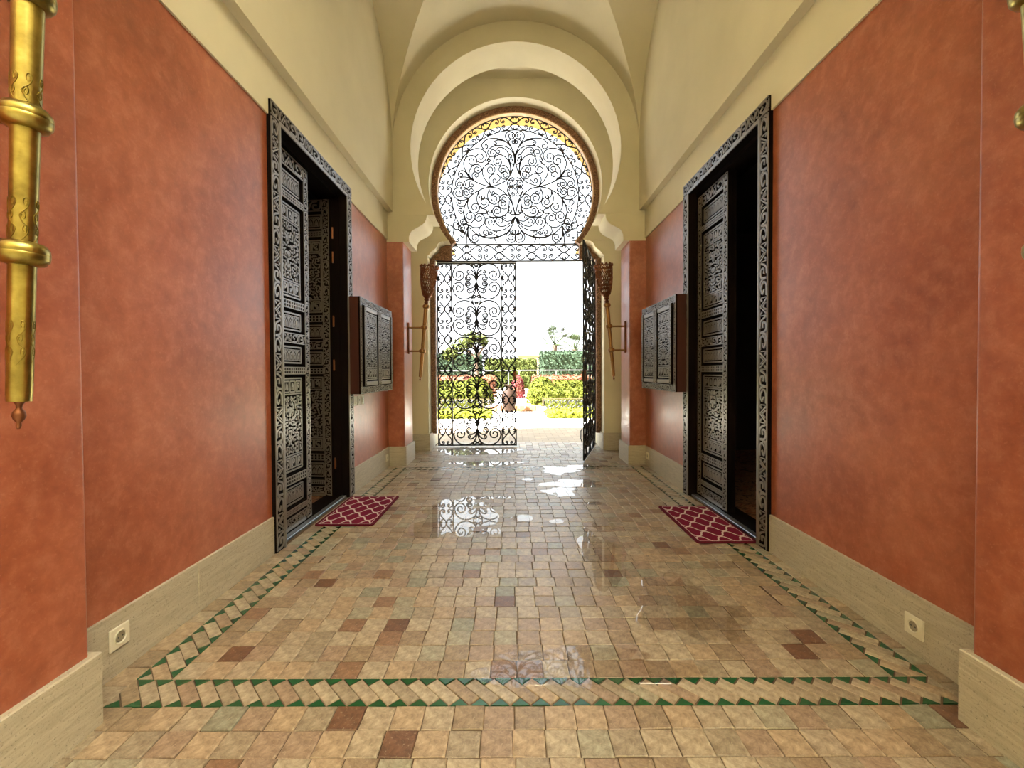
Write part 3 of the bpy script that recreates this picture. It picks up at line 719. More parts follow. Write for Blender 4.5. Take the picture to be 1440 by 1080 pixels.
def centre_motif(hw, hh):
    def Q(P): return [((x - 507) / 268 * hw, (272 - y) / 197 * hh) for x, y in P]
    Ls = []
    for sx in (-1, 1):
        for sy in (-1, 1):
            fl = lambda L: [Vector((p[0] * sx, p[1] * sy)) for p in L]
            Ls.append(fl(scroll(Q([(510, 230), (520, 165), (548, 118), (596, 90), (650, 84), (705, 100), (750, 142), (767, 195)]), Q([(697, 203)])[0], 1.55, .2)))
            Ls.append(fl(scroll(Q([(512, 235), (528, 185), (555, 157), (585, 148), (605, 162)]), Q([(592, 173)])[0], .9, .3)))
            Ls.append(fl(scroll(Q([(512, 258), (528, 222), (562, 199), (600, 203), (628, 235)]), Q([(597, 243)])[0], 1.5, .25)))
            Ls.append(fl(scroll(Q([(507, 100), (522, 120), (540, 118)]), Q([(532, 104)])[0], .8, .4)))
            Ls.append(fl(scroll(Q([(540, 118), (556, 100), (552, 78)]))))
    return Ls
LFW, LFH = 1.205, 2.79
def make_gate_leaf(name, loc, rotz, label):
    g = empty(name, loc, rotz); tag(g, label, 'gate leaf', 'wrought iron gate leaves')
    XZl = lambda p: Vector((p[0], 0, p[1])); xs = [.008, .222, .982, LFW - .008]
    for x in xs: MB().box((x - .009, -.009, .02), (x + .009, .009, .02 + LFH)).build('upright', 'iron', g)
    for z in (.03, LFH + .01): MB().box((0, -.0095, z - .010), (LFW, .0095, z + .010)).build('cross_bar', 'iron', g)
    first = None
    pz = LFH / 5
    for i in range(5):
        zc = .02 + pz * (i + .5); lc = ((xs[1] + xs[2]) / 2, 0, zc)
        if first is None: first = part_scroll('butterfly_scroll', g, centre_motif(.372, pz / 2), XZl, BR, lc)
        else: place('butterfly_scroll', first.data, g, lc)
        if i == 0: cb = MB().box((-.010, -.012, -.095), (.010, .012, .095), .003).build('collar', 'iron', g, None, lc)
        else: place('collar', cb.data, g, lc)
    pz = LFH / 6; first = None
    for x in ((xs[0] + xs[1]) / 2, (xs[2] + xs[3]) / 2):
        for i in range(6):
            lc = (x, 0, .02 + pz * (i + .5))
            if first is None: first = part_scroll('heart_scroll', g, side_motif(.096, pz / 2 * 1.0), XZl, BR * .9, lc)
            else: place('heart_scroll', first.data, g, lc)
    lk = MB(); lk.box((LFW - .05, -.025, 1.03), (LFW, .025, 1.16), .003); lk.build('lock_case', 'copper', g)
    hd = MB(); hd.tube([(LFW + .0, -.02, .26), (LFW + .035, -.03, .30), (LFW + .03, -.03, .40), (LFW + .01, -.02, .42)], .007, Vector((0, 1, 0)), 6); hd.build('drop_bolt', 'iron', g)
    return g
make_gate_leaf('gate_leaf', (-1.2, YG, 0), 0, 'black scrolled iron gate leaf standing closed on the left')
make_gate_leaf('gate_leaf', (1.205, YG, 0), R_(-107.5), 'black scrolled iron gate leaf swung open on the right')

gr = empty('gate_transom_grille', (0, YG, 0)); tag(gr, 'round-headed scrolled iron grille filling the horseshoe arch above the gate', 'grille')
GC = 3.848; RO, RI = 1.168, .963
W3 = lambda p: Vector((p[0], 0, p[1]))
def arc_pts(rad, zmin, n=72):
    a0 = math.asin((zmin - GC) / rad); return [Vector((rad * cos(a), GC + rad * sin(a))) for a in [a0 + (pi - 2 * a0) * i / n for i in range(n + 1)]]
for rad in (RO, RI): MB().tube(to3(arc_pts(rad, 3.09), W3), .009).build('ring_bar', 'iron', gr, 60)
for z in (3.088, 2.835): MB().box((-1.0 if z > 3 else -1.2, -.009, z - .010), (1.0 if z > 3 else 1.2, .009, z + .010)).build('cross_bar', 'iron', gr)
MB().box((-1.2, -.016, 2.816), (.02, .016, 2.834)).build('stop_bar', 'iron', gr)
for s in (-1, 1): MB().box((s * .985 - .008, -.008, 2.835), (s * .985 + .008, .008, 3.088)).build('upright', 'iron', gr)
first = None      # straight frieze below the round head
for i in range(4):
    lc = (-.985 + .4925 * (i + .5), 0, 2.962)
    if first is None:
        first = part_scroll('heart_scroll', gr, [[Vector((p[1], p[0])) for p in L] for L in side_motif(.108, .246)], W3, BR * .9, lc)
    else: place('heart_scroll', first.data, gr, lc)
a0 = math.asin((3.10 - GC) / RO); span = pi - 2 * a0; nseg = 11; dth = span / nseg; RM = (RO + RI) / 2      # ring of hearts
sm = side_motif((RO - RI) / 2 - .006, RM * dth / 2)
for i in range(nseg):
    th = a0 + dth * (i + .5)
    part_scroll('heart_scroll', gr, sm, lambda p, th=th: Vector(((RM + p[0]) * cos(th + p[1] / RM), 0, GC + (RM + p[0]) * sin(th + p[1] / RM))), BR * .85)
def pxA(P): return [((610 + x / 10.288 - 727) * .01085, 3.848 + (274 - (165 + y / 10.288)) * .0107) for x, y in P]
def pxB(P): return [((610 + x / 9.392 - 727.9) * .01085, 3.848 + (274 - (260 + y / 9.392)) * .0107) for x, y in P]
ROS = [
    (pxA, [(1202, 600), (1170, 480), (1090, 375), (990, 325), (880, 315), (790, 335), (738, 385)], (782, 425), 1.0),
    (pxA, [(1198, 640), (1180, 540), (1130, 470), (1060, 430), (970, 418), (880, 435), (825, 480), (812, 525)], (880, 518), 1.4),
    (pxA, [(1060, 352), (960, 338), (905, 362)], (926, 385), 1.0),
    (pxA, [(1130, 560), (1060, 470), (990, 445), (945, 465), (930, 500)], (965, 500), 1.0),
    (pxA, [(860, 1015), (740, 985), (620, 930), (540, 850), (480, 750), (466, 660), (500, 590), (555, 562)], (588, 640), 1.4),
    (pxA, [(580, 905), (548, 850), (550, 780), (595, 710), (660, 690), (715, 725)], (662, 760), 1.4),
    (pxA, [(620, 935), (590, 880), (590, 830), (625, 800), (670, 815)], (645, 845), 1.0),
    (pxA, [(860, 1010), (780, 920), (735, 820), (745, 740), (800, 692), (870, 692), (915, 745)], (852, 768), 1.5),
    (pxA, [(860, 1010), (828, 930), (850, 860), (912, 825), (970, 848), (988, 900), (950, 945)], (912, 925), 1.1),
    (pxA, [(470, 650), (520, 530), (570, 485), (650, 460), (740, 478), (795, 545), (785, 615)], (706, 588), 1.4),
    (pxA, [(860, 1012), (980, 975), (1080, 920), (1140, 830), (1180, 730), (1202, 615)], None, 0),
    (pxA, [(1130, 850), (1138, 740), (1110, 640), (1050, 572), (980, 550), (920, 582), (895, 640)], (962, 655), 1.5),
    (pxA, [(1130, 850), (1110, 760), (1050, 705), (990, 722)], (1025, 768), 1.3),
    (pxA, [(1130, 850), (1090, 900), (1030, 900), (1000, 860)], (1060, 845), 1.3),
    (pxA, [(1205, 560), (1130, 400), (1078, 325), (1070, 265), (1115, 218), (1185, 240)], (1150, 280), 1.5),
    (pxA, [(1120, 400), (1120, 350), (1160, 325)], (1180, 362), 1.2),
    (pxA, [(1200, 650), (1150, 820), (1140, 700), (1110, 610), (1115, 560)], (1140, 580), .9),
    (pxA, [(1200, 700), (1170, 690), (1130, 660), (1125, 625)], (1150, 635), .9),
    (pxA, [(545, 880), (490, 800), (440, 775), (395, 800)], (425, 830), 1.2),
    (pxA, [(600, 915), (520, 875), (430, 875), (360, 920), (345, 985)], (402, 978), 1.5),
    (pxA, [(640, 940), (560, 905), (490, 925), (460, 980)], (512, 985), 1.4),
    (pxA, [(560, 925), (548, 970)], (580, 988), 1.1),
    (pxA, [(800, 640), (830, 590), (880, 570), (920, 590)], None, 0),
    (pxA, [(790, 690), (830, 660), (850, 630)], (825, 640), .8),
    (pxB, [(780, 38), (690, 55), (590, 105), (500, 180), (440, 300), (430, 400), (470, 520), (540, 610), (640, 680), (760, 715), (880, 700), (1000, 640), (1070, 540), (1107, 430)], None, 0),
    (pxB, [(780, 38), (880, 55), (970, 110), (1030, 190), (1080, 290), (1107, 420)], None, 0),
    (pxB, [(500, 180), (482, 260), (500, 335), (555, 380), (615, 362)], (578, 305), 1.4),
    (pxB, [(630, 90), (605, 180), (620, 260), (680, 312), (740, 290)], (702, 237), 1.5),
    (pxB, [(630, 100), (640, 170), (690, 200), (705, 175)], (680, 172), .8),
    (pxB, [(770, 60), (745, 150), (770, 230), (830, 265), (890, 235)], (838, 185), 1.5),
    (pxB, [(770, 80), (800, 140), (835, 130)], (815, 115), .8),
    (pxB, [(1030, 190), (990, 140), (940, 140), (905, 180)], (955, 195), 1.3),
    (pxB, [(1030, 220), (1020, 300), (960, 330), (900, 300)], (945, 255), 1.3),
    (pxB, [(480, 530), (560, 570), (640, 565), (700, 510), (705, 440), (660, 390)], (630, 447), 1.4),
    (pxB, [(435, 400), (470, 490), (520, 510), (570, 465)], (512, 425), 1.4),
    (pxB, [(1103, 440), (1060, 520), (980, 590), (860, 620), (760, 590), (710, 520), (728, 460), (785, 440)], (785, 500), 1.4),
    (pxB, [(1103, 440), (1050, 505), (980, 550), (905, 558), (855, 515)], (903, 485), 1.4),
    (pxB, [(1103, 435), (1050, 480), (990, 492), (945, 460)], (968, 440), 1.2),
    (pxB, [(1035, 290), (1000, 380), (920, 430), (840, 420), (805, 360), (830, 302)], (866, 352), 1.4),
    (pxB, [(1107, 400), (1060, 400), (1020, 375)], (1045, 365), 1.0),
    (pxB, [(900, 440), (780, 430), (740, 380), (770, 340)], (780, 365), .8),
    (pxB, [(640, 380), (720, 390), (725, 340), (660, 320)], None, 0),
    (pxB, [(1000, 640), (900, 690), (760, 705), (670, 690), (625, 630), (640, 575)], None, 0),
    (pxB, [(670, 690), (735, 680)], (712, 642), 1.4), (pxB, [(740, 640), (775, 668), (805, 650)], (782, 645), .7), (pxB, [(880, 690), (830, 665)], (848, 642), 1.0),
    (pxB, [(500, 180), (420, 210), (340, 190), (290, 130), (305, 70)], (365, 115), 1.5),
    (pxB, [(500, 178), (440, 165), (415, 110), (440, 65)], (466, 108), 1.4), (pxB, [(560, 130), (520, 120)], (535, 85), 1.2),
    (pxB, [(485, 215), (440, 280), (380, 295), (337, 255)], (370, 240), 1.2), (pxB, [(435, 350), (395, 388), (362, 355)], (390, 343), 1.1),
    (pxB, [(475, 525), (410, 535), (382, 495)], (428, 498), 1.3), (pxB, [(485, 560), (440, 640), (380, 620), (360, 575)], (407, 580), 1.4),
    (pxB, [(485, 580), (492, 700), (540, 775), (600, 760)], (575, 708), 1.4), (pxB, [(490, 570), (468, 690), (465, 785)], None, 0),
    (pxB, [(785, 715), (785, 785)], None, 0), (pxB, [(830, 708), (860, 780)], None, 0),
    (pxB, [(1040, 610), (985, 680), (1000, 750), (1060, 776)], (1055, 705), 1.4), (pxB, [(1030, 610), (1050, 660)], (1080, 632), 1.2),
    (lambda P: P, [(-.004, 4.00), (-.03, 3.96), (-.09, 3.957), (-.12, 4.00)], (-.066, 4.005), 1.4), (lambda P: P, [(-.12, 4.00), (-.10, 4.055), (-.062, 4.085)], (-.036, 4.068), 1.1),
    (lambda P: P, [(-.004, 3.915), (-.03, 3.953), (-.09, 3.955), (-.12, 3.91)], (-.066, 3.908), 1.4), (lambda P: P, [(-.12, 3.91), (-.095, 3.84), (-.05, 3.74), (-.004, 3.53)], None, 0), (lambda P: P, [(-.10, 3.85), (-.062, 3.825)], (-.036, 3.845), 1.1),
]
for fn, P, C, tn in ROS:
    L = scroll(fn(P), fn([C])[0] if C else None, tn, .22)
    for s in (-1, 1):
        part_scroll('rosette_scroll', gr, [[Vector((p[0] * s, p[1])) for p in L]], W3, BR * .95)

# carved brown moulding round the gate opening
tr = MB(); RA, RB_ = 1.175, 1.2575
a0 = math.asin((3.06 - arcb) / RB_)
aa = [a0 + (pi - 2 * a0) * i / 64 for i in range(65)]
poly = [(RB_ * cos(a), arcb + RB_ * sin(a)) for a in aa] + [(RA * cos(a), arcb - .012 + RA * sin(a)) for a in aa[::-1]]
t1 = struct(tr.prism(poly, XZ, YG - .09, YG + .03).build('trim_1', 'carvstone', None, 40))
poly = [((RA + .004) * cos(a), arcb - .012 + (RA + .004) * sin(a)) for a in aa] + [((RA - .012) * cos(a), arcb - .012 + (RA - .012) * sin(a)) for a in aa[::-1]]
MB().prism(poly, XZ, YG - .10, YG - .02).build('gilded_fillet', mat('pale_gilt', (.62, .40, .22), .4), t1, 40)
for s in (-1, 1):
    MB().box((min(s * 1.213, s * 1.29), YG - .09, .22), (max(s * 1.213, s * 1.29), YG + .03, 2.86), .004).build('carved_strip', 'carvstone', t1)
    MB().prism([(s * .965, 2.84), (s * 1.29, 2.84), (s * 1.29, 2.88), (s * 1.20, 2.95), (s * 1.12, 3.05), (s * .965, 3.07)][::s], XZ, YG - .07, YG + .03).build('carved_spandrel', 'carvstone', t1)

# ------------------------------------------------------------------ brass torches
def make_torch(s, y, label, metal='brass'):
    """s = side; built about the wall plane, tilted so that the cup leans into the passage"""
    face = 1.385 if y > 3 else 1.43; bx, tx = (1.23, 1.135) if y > 3 else ((1.16, 1.11) if s < 0 else (1.175, 1.10))
    t = empty('wall_torch', (s * face, y, 0)); tag(t, label, 'torch', 'brass wall torches')
    off = 1.385 if y > 3 else 1.33
    base = Vector((s * (-.0 + (bx - face)), 0, 1.09)); top = Vector((s * (tx - face), 0, 2.13)); ax = (top - base).normalized()
    P = lambda k: base + ax * k
    sh = MB().lathe([(.0205, 0), (.0215, .02), (.0235, .5), (.0265, .90), (.0275, .93)], 24, base, ax); sh.build('shaft', metal, t, 40)
    MB().lathe([(.003, -.062), (.005, -.055), (.004, -.048), (.009, -.042), (.012, -.033), (.0105, -.024), (.005, -.016), (.006, -.008), (.009, -.003), (.009, .001)], 16, base, ax).build('finial', 'copper', t, 50)
    def ring(k, r, hh):
        return MB().lathe([(.022, k - hh), (r * .8, k - hh * .85), (r * .97, k - hh * .45), (r, k - .001), (r * .985, k), (r, k + .001), (r * .97, k + hh * .45), (r * .8, k + hh * .85), (.022, k + hh)], 28, base, ax)
    ks = [(1.42 - 1.09) / ax.z, (1.72 - 1.09) / ax.z, .90]
    for k in ks: ring(k, .045, .027).build('ring', metal, t, 50)
    for k in ks[:2]:
        p = P(k); a = MB(); a.tube([(0, 0, p.z), (p.x * .5, 0, p.z), (p.x, 0, p.z)], .011, Vector((0, 1, 0)), 10); a.build('bracket_arm', metal, t, 50)
    MB().box((min(0, -s * .02), -.014, 1.385), (max(0, -s * .02), .014, 1.785), .004).build('wall_plate', 'copper', t)
    for k in (.13, .40, .67):     # engraved foliage stands a hair proud
        e = MB()
        for th0 in (-.9, .0, .9, 1.9, -1.9):
            for q, sg in ((-.03, 1), (0, -1), (.03, 1)):
                L2 = scroll([(-.9 * sg, -.9), (-.2 * sg, -.5), (.5 * sg, .0), (.75 * sg, .5), (.35 * sg, .9)], (.2 * sg, .45), 1.1, .3)
                L = []
                for p in L2:
                    zz = k + q + p.y * .022; th = pi * 1.5 + th0 + p.x * .42; rr = .0206 + (.0030 * min(1, zz / .5) if zz < .5 else .003 + .0030 * (zz - .5) / .4)
                    L.append(base + ax * zz + Vector((cos(th) * rr, sin(th) * rr, 0)))
                e.tube(L, .0013, Vector((0, 1, 0)), 4)
        e.build('engraving', metal, t)
    MB().lathe([(.018, .93), (.03, .945), (.02, .965), (.035, .985), (.026, 1.0), (.05, 1.03), (.055, 1.04)], 24, base, ax).build('neck', 'copper', t, 50)
    # pierced cup with a crown edge
    cp = MB(); nu, nv = 26, 7; M3 = Vector((0, 0, 1)).rotation_difference(ax).to_matrix()
    def cpt(i, j, dr=0):
        q = j / nv; r = .052 + .056 * q ** .8 + .012 * sin(pi * q) + dr; an = 2 * pi * (i + .5 * (int(j) % 2)) / nu
        return base + M3 @ Vector((r * cos(an), r * sin(an), 1.035 + .36 * q))
    for j in range(nv):
        for i in range(nu):
            o = i + (.5 if j % 2 else 0)
            def A(i_, j_): 
                q = j_ / nv; r = .052 + .056 * q ** .8 + .012 * sin(pi * q); an = 2 * pi * i_ / nu
                return base + M3 @ Vector((r * cos(an), r * sin(an), 1.035 + .36 * q))
            for sg in (-.5, .5): cp.tube([A(o, j), A(o + sg, j + 1)], .0042, Vector((0, 0, 1)), 4)
    for j in (0, 2, 4, 6, 7):
        rr = [A(i, j) for i in range(nu)]; cp.tube(rr, .0055, Vector((0, 0, 1)), 5, True)
    cp.build('pierced_cup', 'copper', t)
    cr = MB()
    for i in range(13):
        an = i * 2 * pi / 13; r = .109; p = base + M3 @ Vector((r * cos(an), r * sin(an), 1.398)); cr.lathe([(.002, -.012), (.015, -.006), (.017, .006), (.010, .018), (.002, .024)], 8, p, ax)
    cr.build('crown_edge', 'copper', t, 50)
    return t
make_torch(-1, .97, 'large engraved brass torch at the left picture edge on the near pilaster')
make_torch(1, .97, 'large engraved brass torch cut off by the right picture edge')
make_torch(-1, 5.52, 'slim brass torch with pierced cup on the left pilaster by the gate', 'oldbrass')
make_torch(1, 5.50, 'slim brass torch with pierced cup on the right pilaster by the gate', 'oldbrass')

# ------------------------------------------------------------------ water left on the tiles
def puddle(cx, cy, rx, ry, seed, label, group=None, lobes=(3, 5, 8), amp=.32):
    r = random.Random(seed); ph = [r.uniform(0, 6.3) for _ in range(8)]; n = 56; z1 = .0024
    ring = []
    for i in range(n):
        a = 2 * pi * i / n; k = 1 + amp * (sin(lobes[0] * a + ph[0]) * .5 + sin(lobes[1] * a + ph[1]) * .4 + sin(lobes[2] * a + ph[2]) * .3 + sin(13 * a + ph[3]) * .12)
        ring.append((rx * k * cos(a), ry * k * sin(a)))
    v = [(0, 0, z1)] + [(x * .97, y * .97, z1) for x, y in ring] + [(x, y, .0002) for x, y in ring]
    f = [(0, 1 + i, 1 + (i + 1) % n) for i in range(n)] + [(1 + i, 1 + n + i, 1 + n + (i + 1) % n, 1 + (i + 1) % n) for i in range(n)]
    o = MB().add(v, f).build('puddle', 'water', None, None, (cx, cy, 0)); tag(o, label, 'puddle', group)
G = 'puddles of water on the tiles'
puddle(-.58, 6.28, .60, .30, 1, 'wide bright puddle directly before the closed gate leaf', G, amp=.2)
puddle(-.40, 5.42, .42, .13, 2, 'long ragged puddle in front of the closed gate leaf, nearer the camera', G)
puddle(.48, 5.02, .20, .20, 3, 'star-shaped puddle right of the middle, below the gate opening', G)
puddle(.82, 5.18, .24, .12, 4, 'narrow puddle beside the foot of the open gate leaf', G)
puddle(.58, 4.42, .32, .16, 5, 'broad puddle right of the middle in front of the right cabinet', G)
puddle(.40, 4.12, .15, .17, 6, 'rounded puddle just nearer than the broad right-hand puddle', G)
puddle(-.52, 3.42, .30, .46, 7, 'patchy puddle left of the middle, beside the left doormat', G)
puddle(.50, 2.68, .13, .40, 8, 'long streak of water right of the middle, level with the near door jambs', G)
puddle(.22, 1.66, .42, .12, 9, 'wet patch over the near border of slanted bricks', G, amp=.25)
puddle(.78, 2.10, .22, .30, 10, 'thin wet patch on darker tiles in the right foreground', G)
for i, (x, y, rx, ry) in enumerate(((-.42, 3.93, .09, .05), (-.26, 3.93, .08, .045), (-.12, 3.94, .07, .04), (-.32, 3.74, .06, .06), (.02, 3.38, .09, .07), (.62, 3.2, .09, .09), (.28, 3.3, .06, .05), (-.22, 3.1, .09, .07), (.1, 4.6, .07, .05), (.66, 3.75, .08, .05))):
    puddle(x, y, rx, ry, 20 + i, 'small round spot of water on the tiles in mid floor', 'small water spots', amp=.12)

# ------------------------------------------------------------------ outdoors
struct(MB().box((-30, -40, -.3), (30, .42, -.012)).build('ground_court', 'pale'))
struct(MB().box((-30, .42, -.3), (-1.82, YB, -.02)).build('ground_left', 'pale')); struct(MB().box((1.82, .42, -.3), (30, YB, -.02)).build('ground_right', 'pale'))
struct(MB().box((-4, YB2, -.3), (4, 8.95, -.006)).build('ground_cobbles', 'cobble'))
struct(MB().box((-40, 8.95, -.3), (40, 14.0, -.02)).build('ground_forecourt', 'pale'))
struct(MB().box((-60, 14.0, -.3), (60, 120, -.03)).build('ground_garden', 'earth'))
struct(MB().box((-.75, 13.0, -.1), (.55, 40, .05)).build('ground_path', 'pale'))
rg = random.Random(21)
def foliage(mb, pt, n, size):
    """n leaf blades set at points pt() -> (pos, normal)"""
    for _ in range(n):
        p, nr = pt(); nr = Vector(nr) + Vector((rg.gauss(0, .6), rg.gauss(0, .6), rg.gauss(0, .6)))
        if nr.length < .01: nr = Vector((0, 0, 1))
        nr.normalize(); a = nr.orthogonal().normalized(); a = Matrix.Rotation(rg.uniform(0, 6.28), 3, nr) @ a; b = nr.cross(a); s = size * rg.uniform(.6, 1.3); p = Vector(p)
        mb.add([p - a * s, p - b * s * .45 + nr * s * .12, p + a * s, p + b * s * .45 + nr * s * .12], [(0, 1, 2, 3)])
def hedge(name, x0, x1, y0, y1, z1, leaf, n, size, label, cat='hedge', group=None, core=None):
    h = empty(name, ((x0 + x1) / 2, (y0 + y1) / 2, -.03)); tag(h, label, cat, group)
    hx, hy = (x1 - x0) / 2, (y1 - y0) / 2
    nx = max(2, int(hx * 2 / .35)); ny = max(2, int(hy * 2 / .35)); c = MB()
    c.box((-hx + size * .6, -hy + size * .6, 0), (hx - size * .6, hy - size * .6, z1 - size * .4), min(.12, z1 * .3, hy * .4)); c.build('twigs', core or leaf, h)
    A = [('t', hx * hy * 4), ('f', 2 * hx * z1), ('l', 2 * hy * z1), ('r', 2 * hy * z1)]; tot = sum(a for _, a in A)
    def pt():
        k = rg.uniform(0, tot)
        for s, a in A:
            if k < a: break
            k -= a
        wv = rg.gauss(0, size * .45)
        if s == 't': return (rg.uniform(-hx, hx), rg.uniform(-hy, hy), z1 + wv), (0, 0, 1)
        if s == 'f': return (rg.uniform(-hx, hx), -hy + wv, rg.uniform(0, z1)), (0, -1, .3)
        if s == 'l': return (-hx + wv, rg.uniform(-hy, hy), rg.uniform(0, z1)), (-1, 0, .3)
        return (hx + wv, rg.uniform(-hy, hy), rg.uniform(0, z1)), (1, 0, .3)
    m = MB(); foliage(m, pt, n, size); m.build('leaves', leaf, h); return h
def bush(name, x, y, r, z1, leaf, n, size, label, cat='shrub', group=None):
    h = empty(name, (x, y, -.03)); tag(h, label, cat, group)
    c = MB(); c.lathe([(r * .5, 0), (r * .85, z1 * .2), (r * .9, z1 * .5), (r * .6, z1 * .8), (.02, z1 * .95)], 12); c.build('twigs', leaf, h)
    def pt():
        a = rg.uniform(0, 6.28); q = rg.random(); rr = r * (1 - q ** 2.2) ** .5 * (.9 + .15 * rg.random()) + .01; return (rr * cos(a), rr * sin(a), z1 * q), (cos(a), sin(a), q)
    m = MB(); foliage(m, pt, n, size); m.build('leaves', leaf, h); return h
for s, side in ((-1, 'left'), (1, 'right')):
    xa, xb = (.82, 7.0) if s > 0 else (-7.5, -.62)
    g = MB(); 
    def pt(): return (rg.uniform(xa, xb), rg.uniform(10.75, 12.0), rg.uniform(.0, .13)), (0, -.5, 1)
    foliage(g, pt, 5000, .07); g.box((xa, 10.8, -.02), (xb, 12.0, .07)); tag(g.build('grass_strip', 'grass'), 'low yellow-green grass strip before the %s fence' % side, 'grass', kind='stuff')
    # cream hoop fence
    fa, fb_ = (.80, 6.5) if s > 0 else (-6.8, -.66)
    fe = empty('garden_fence', (fa, 12.25, -.02)); tag(fe, 'low cream metal fence with heart hoops, %s of the garden path' % side, 'fence', 'heart hoop fences'); Lf = fb_ - fa; n = round(Lf / .235); d = Lf / n
    for z in (.40, .06): MB().box((0, -.012, z - .012), (Lf, .012, z + .012)).build('rail', 'fence', fe)
    ht = None; po = None
    for i in range(n + 1):
        if i % 5 == 0:
            if po is None: po = MB().box((-.016, -.016, 0), (.016, .016, .45), .003).build('post', 'fence', fe, None, (i * d, 0, 0))
            else: place('post', po.data, fe, (i * d, 0, 0))
        if i < n:
            if ht is None:
                L = []
                for q in (-1, 1):
                    L.append(scroll([(0, .06), (0, .13), (q * .02, .17), (q * .09, .24), (q * .105, .31), (q * .065, .365), (q * .015, .33)], (q * .04, .315), .6, .4)); L.append(scroll([(q * .115, .07), (q * .11, .14), (q * .04, .2)]))
                ht = part_scroll('heart_hoop', fe, L, W3, .011, ((i + .5) * d, 0, 0))
            else: place('heart_hoop', ht.data, fe, ((i + .5) * d, 0, 0))
hedge('box_hedge', 1.05, 8, 13.2, 14.2, .62, 'box', 5200, .055, 'low clipped boxwood hedge right behind the right-hand fence', group='boxwood hedges')
hedge('box_hedge', -8, -1.05, 13.2, 14.2, .62, 'box', 5200, .055, 'low clipped boxwood hedge behind the left-hand fence and gate leaf', group='boxwood hedges')
hedge('box_hedge', 1.6, 9, 16.2, 17.2, .80, 'box', 4200, .06, 'second clipped boxwood row on the right below the red flowers', group='boxwood hedges')
hedge('box_hedge', -9, -1.3, 16.2, 17.2, .80, 'box', 4200, .06, 'second clipped boxwood row on the left seen through the gate', group='boxwood hedges')
bush('round_shrub', .98, 15.2, .55, .98, 'box', 2200, .06, 'bushy round green shrub at the right corner of the garden path')
bush('round_shrub', -1.35, 15.2, .6, 1.0, 'box', 2200, .06, 'bushy round green shrub left of the path behind the iron scrolls')
hedge('flower_bed', .9, 14, 20, 21.5, .98, 'flower', 4200, .06, 'long bed of red flowers right of the path', 'flower bed', 'red flower beds')
hedge('flower_bed', -14, -.9, 20, 21.5, .98, 'flower', 4200, .06, 'long bed of red flowers left of the path', 'flower bed', 'red flower beds')
bush('flowering_bush', .15, 18.5, .30, 1.02, 'pinkf', 900, .06, 'bright pink flowering bush beside the gate leaf edge')
bush('flowering_bush', -2.0, 18.5, .35, 1.0, 'pinkf', 500, .06, 'small red flowering bush seen through the closed leaf')
for s, side in ((-1, 'left'), (1, 'right')):
    fe = empty('garden_railing', (0, 24.5, 0)); tag(fe, 'thin grey railing behind the flowers on the %s' % side, 'railing')
    MB().box((min(s * .1, s * 16), -.02, 1.20), (max(s * .1, s * 16), .02, 1.26)).build('top_rail', 'rail', fe)
    for i in range(8): MB().box((s * (.3 + i * 2.1) - .03, -.02, -.02), (s * (.3 + i * 2.1) + .03, .02, 1.22)).build('post', 'rail', fe)
hedge('tall_hedge', 1.75, 18, 27.5, 29.5, 2.45, 'dark', 7000, .10, 'tall dark green clipped hedge under the palms')
hedge('tall_hedge', -2.0, 1.6, 30.5, 32, 2.05, 'mid', 2600, .10, 'lower mid green hedge closing the middle of the garden')
hedge('tall_hedge', -18, -2.1, 27.5, 29.5, 2.3, 'dark', 7000, .10, 'tall grey-green hedge behind the closed gate leaf')
def palm(x, y, h, label, seed):
    t = empty('palm_tree', (x, y, -.03)); tag(t, label, 'palm', 'palms behind the hedge'); r = random.Random(seed)
    MB().lathe([(.22, 0), (.17, h * .4), (.15, h * .8), (.2, h)], 10).build('trunk', 'bark', t, 40)
    for i in range(34):
        a = r.uniform(0, 6.28); el = r.uniform(-.35, 1.35); ln = r.uniform(.9, 1.3); d = Vector((cos(a) * cos(el), sin(a) * cos(el), sin(el))); o = Vector((0, 0, h))
        m = MB(); tip = o + d * ln; m.tube([o, o + d * ln * .5, tip], .018, Vector((.3, .1, 1)), 4); sd = d.cross(Vector((0, 0, 1)));
        if sd.length < .1: sd = Vector((1, 0, 0))
        sd.normalize(); upv = sd.cross(d)
        for k in range(11):        # fan leaf
            f = (k - 5) / 5 * 1.35; e = (d * cos(f) + sd * sin(f)).normalized(); L = .60 * (1 - .25 * abs(k - 5) / 5); q = e.cross(upv).normalized() * .026
            m.add([tip - q * .3, tip + e * L * .5 - q + upv * .03, tip + e * L - Vector((0, 0, .08)), tip + e * L * .5 + q + upv * .03], [(0, 1, 2, 3)])
        m.build('frond', 'palm', t)
palm(3.15, 33, 3.2, 'left of the two fan palms above the tall hedge', 4); palm(5.4, 38, 3.1, 'right of the two fan palms above the tall hedge', 5); palm(7.0, 34, 2.9, 'fan palm partly hidden behind the open gate leaf', 6)
tr_ = empty('garden_tree', (-1.55, 18.2, -.03)); tag(tr_, 'crooked tree with sparse green crown behind the closed gate leaf', 'tree')
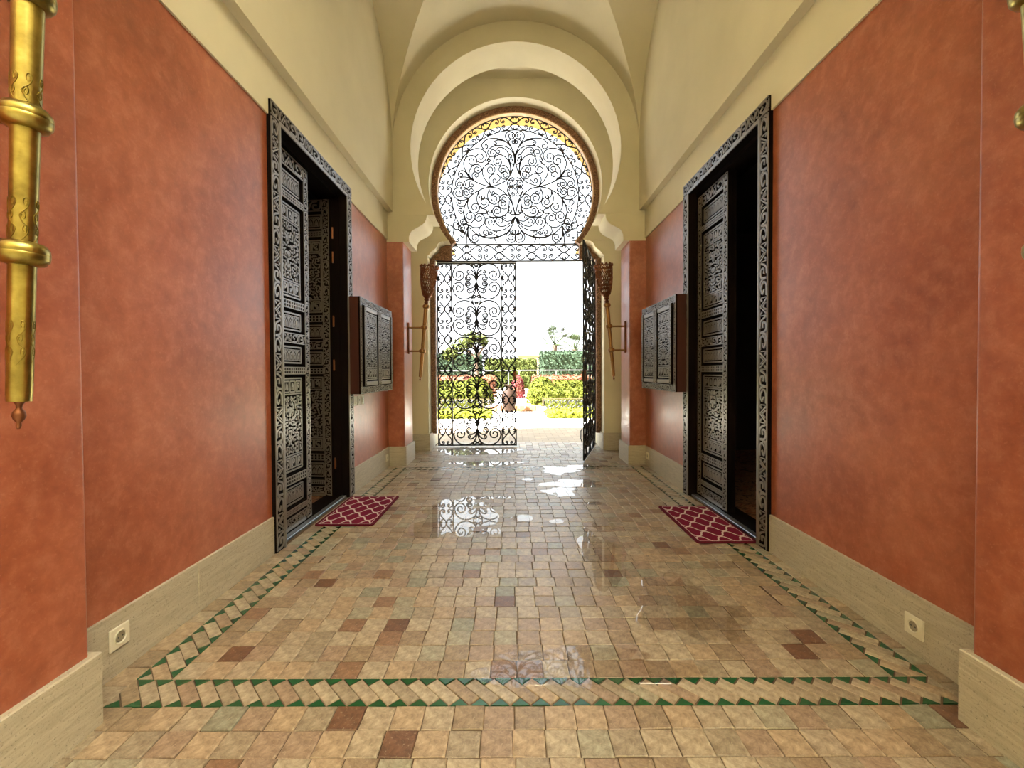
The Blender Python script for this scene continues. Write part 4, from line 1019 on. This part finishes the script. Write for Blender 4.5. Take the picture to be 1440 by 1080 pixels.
MB().tube([(0, 0, 0), (.05, 0, .7), (-.05, .02, 1.35), (.03, 0, 1.8), (.02, 0, 2.1)], [.13, .10, .085, .07, .05], Vector((0, 1, 0)), 8).build('trunk', 'bark', tr_, 50)
for P in ([(0, 0, 1.75), (-.35, .1, 2.05), (-.8, .1, 2.2)], [(0, 0, 1.8), (.25, .1, 2.2), (.3, .1, 2.5)], [(0, 0, 1.9), (-.15, .05, 2.3), (-.3, 0, 2.55)]): MB().tube(P, [.055, .04, .02], Vector((0, 1, 0)), 6).build('branch', 'bark', tr_, 50)
cl = MB()
def ptc():
    c = rg.choice([(-.9, .1, 2.15, .42), (-.45, .1, 2.4, .38), (-.15, 0, 2.62, .3), (.25, .1, 2.5, .25), (-1.2, .1, 1.95, .3)]); d = Vector((rg.gauss(0, 1), rg.gauss(0, 1), rg.gauss(0, 1))).normalized(); return Vector(c[:3]) + d * c[3] * rg.random() ** .4, d
foliage(cl, ptc, 1500, .075); cl.build('crown', 'mid', tr_)
ho = empty('house', (1.3, 60, 0)); tag(ho, 'flat-roofed ochre house far behind the garden hedge', 'house')
MB().box((-.6, 0, 0), (3.2, 4, 3.35)).build('walls', 'house', ho); MB().box((-.7, -.1, 3.3), (3.3, 4.1, 3.45), .02).build('parapet', 'house', ho)
for x in (.2, 1.4, 2.4): MB().box((x, -.03, 1.6), (x + .5, .02, 2.7)).build('window', 'recess', ho)
kerb = empty('brick_kerb', (-.1, 12.75, -.02)); tag(kerb, 'orange brick kerb across the foot of the garden path', 'kerb'); kd = None
for i in range(10):
    lc = (-.75 + i * .165, 0, 0)
    if kd is None: kd = MB().box((0, 0, 0), (.155, .25, .17), .008).build('brick', 'brick', kerb, None, lc)
    else: place('brick', kd.data, kerb, lc)
ur = empty('garden_urn', (-.16, 12.4, -.02)); tag(ur, 'brown clay urn standing beside the edge of the closed gate leaf', 'urn')
MB().lathe([(.10, 0), (.13, .03), (.16, .15), (.20, .32), (.21, .45), (.17, .6), (.11, .70), (.10, .74), (.13, .78), (.125, .78), (.08, .74)], 24).build('body', 'urn', ur, 50)
MB().lathe([(.132, .775), (.145, .785), (.145, .80), (.12, .805)], 24).build('rim', 'urn', ur, 50)
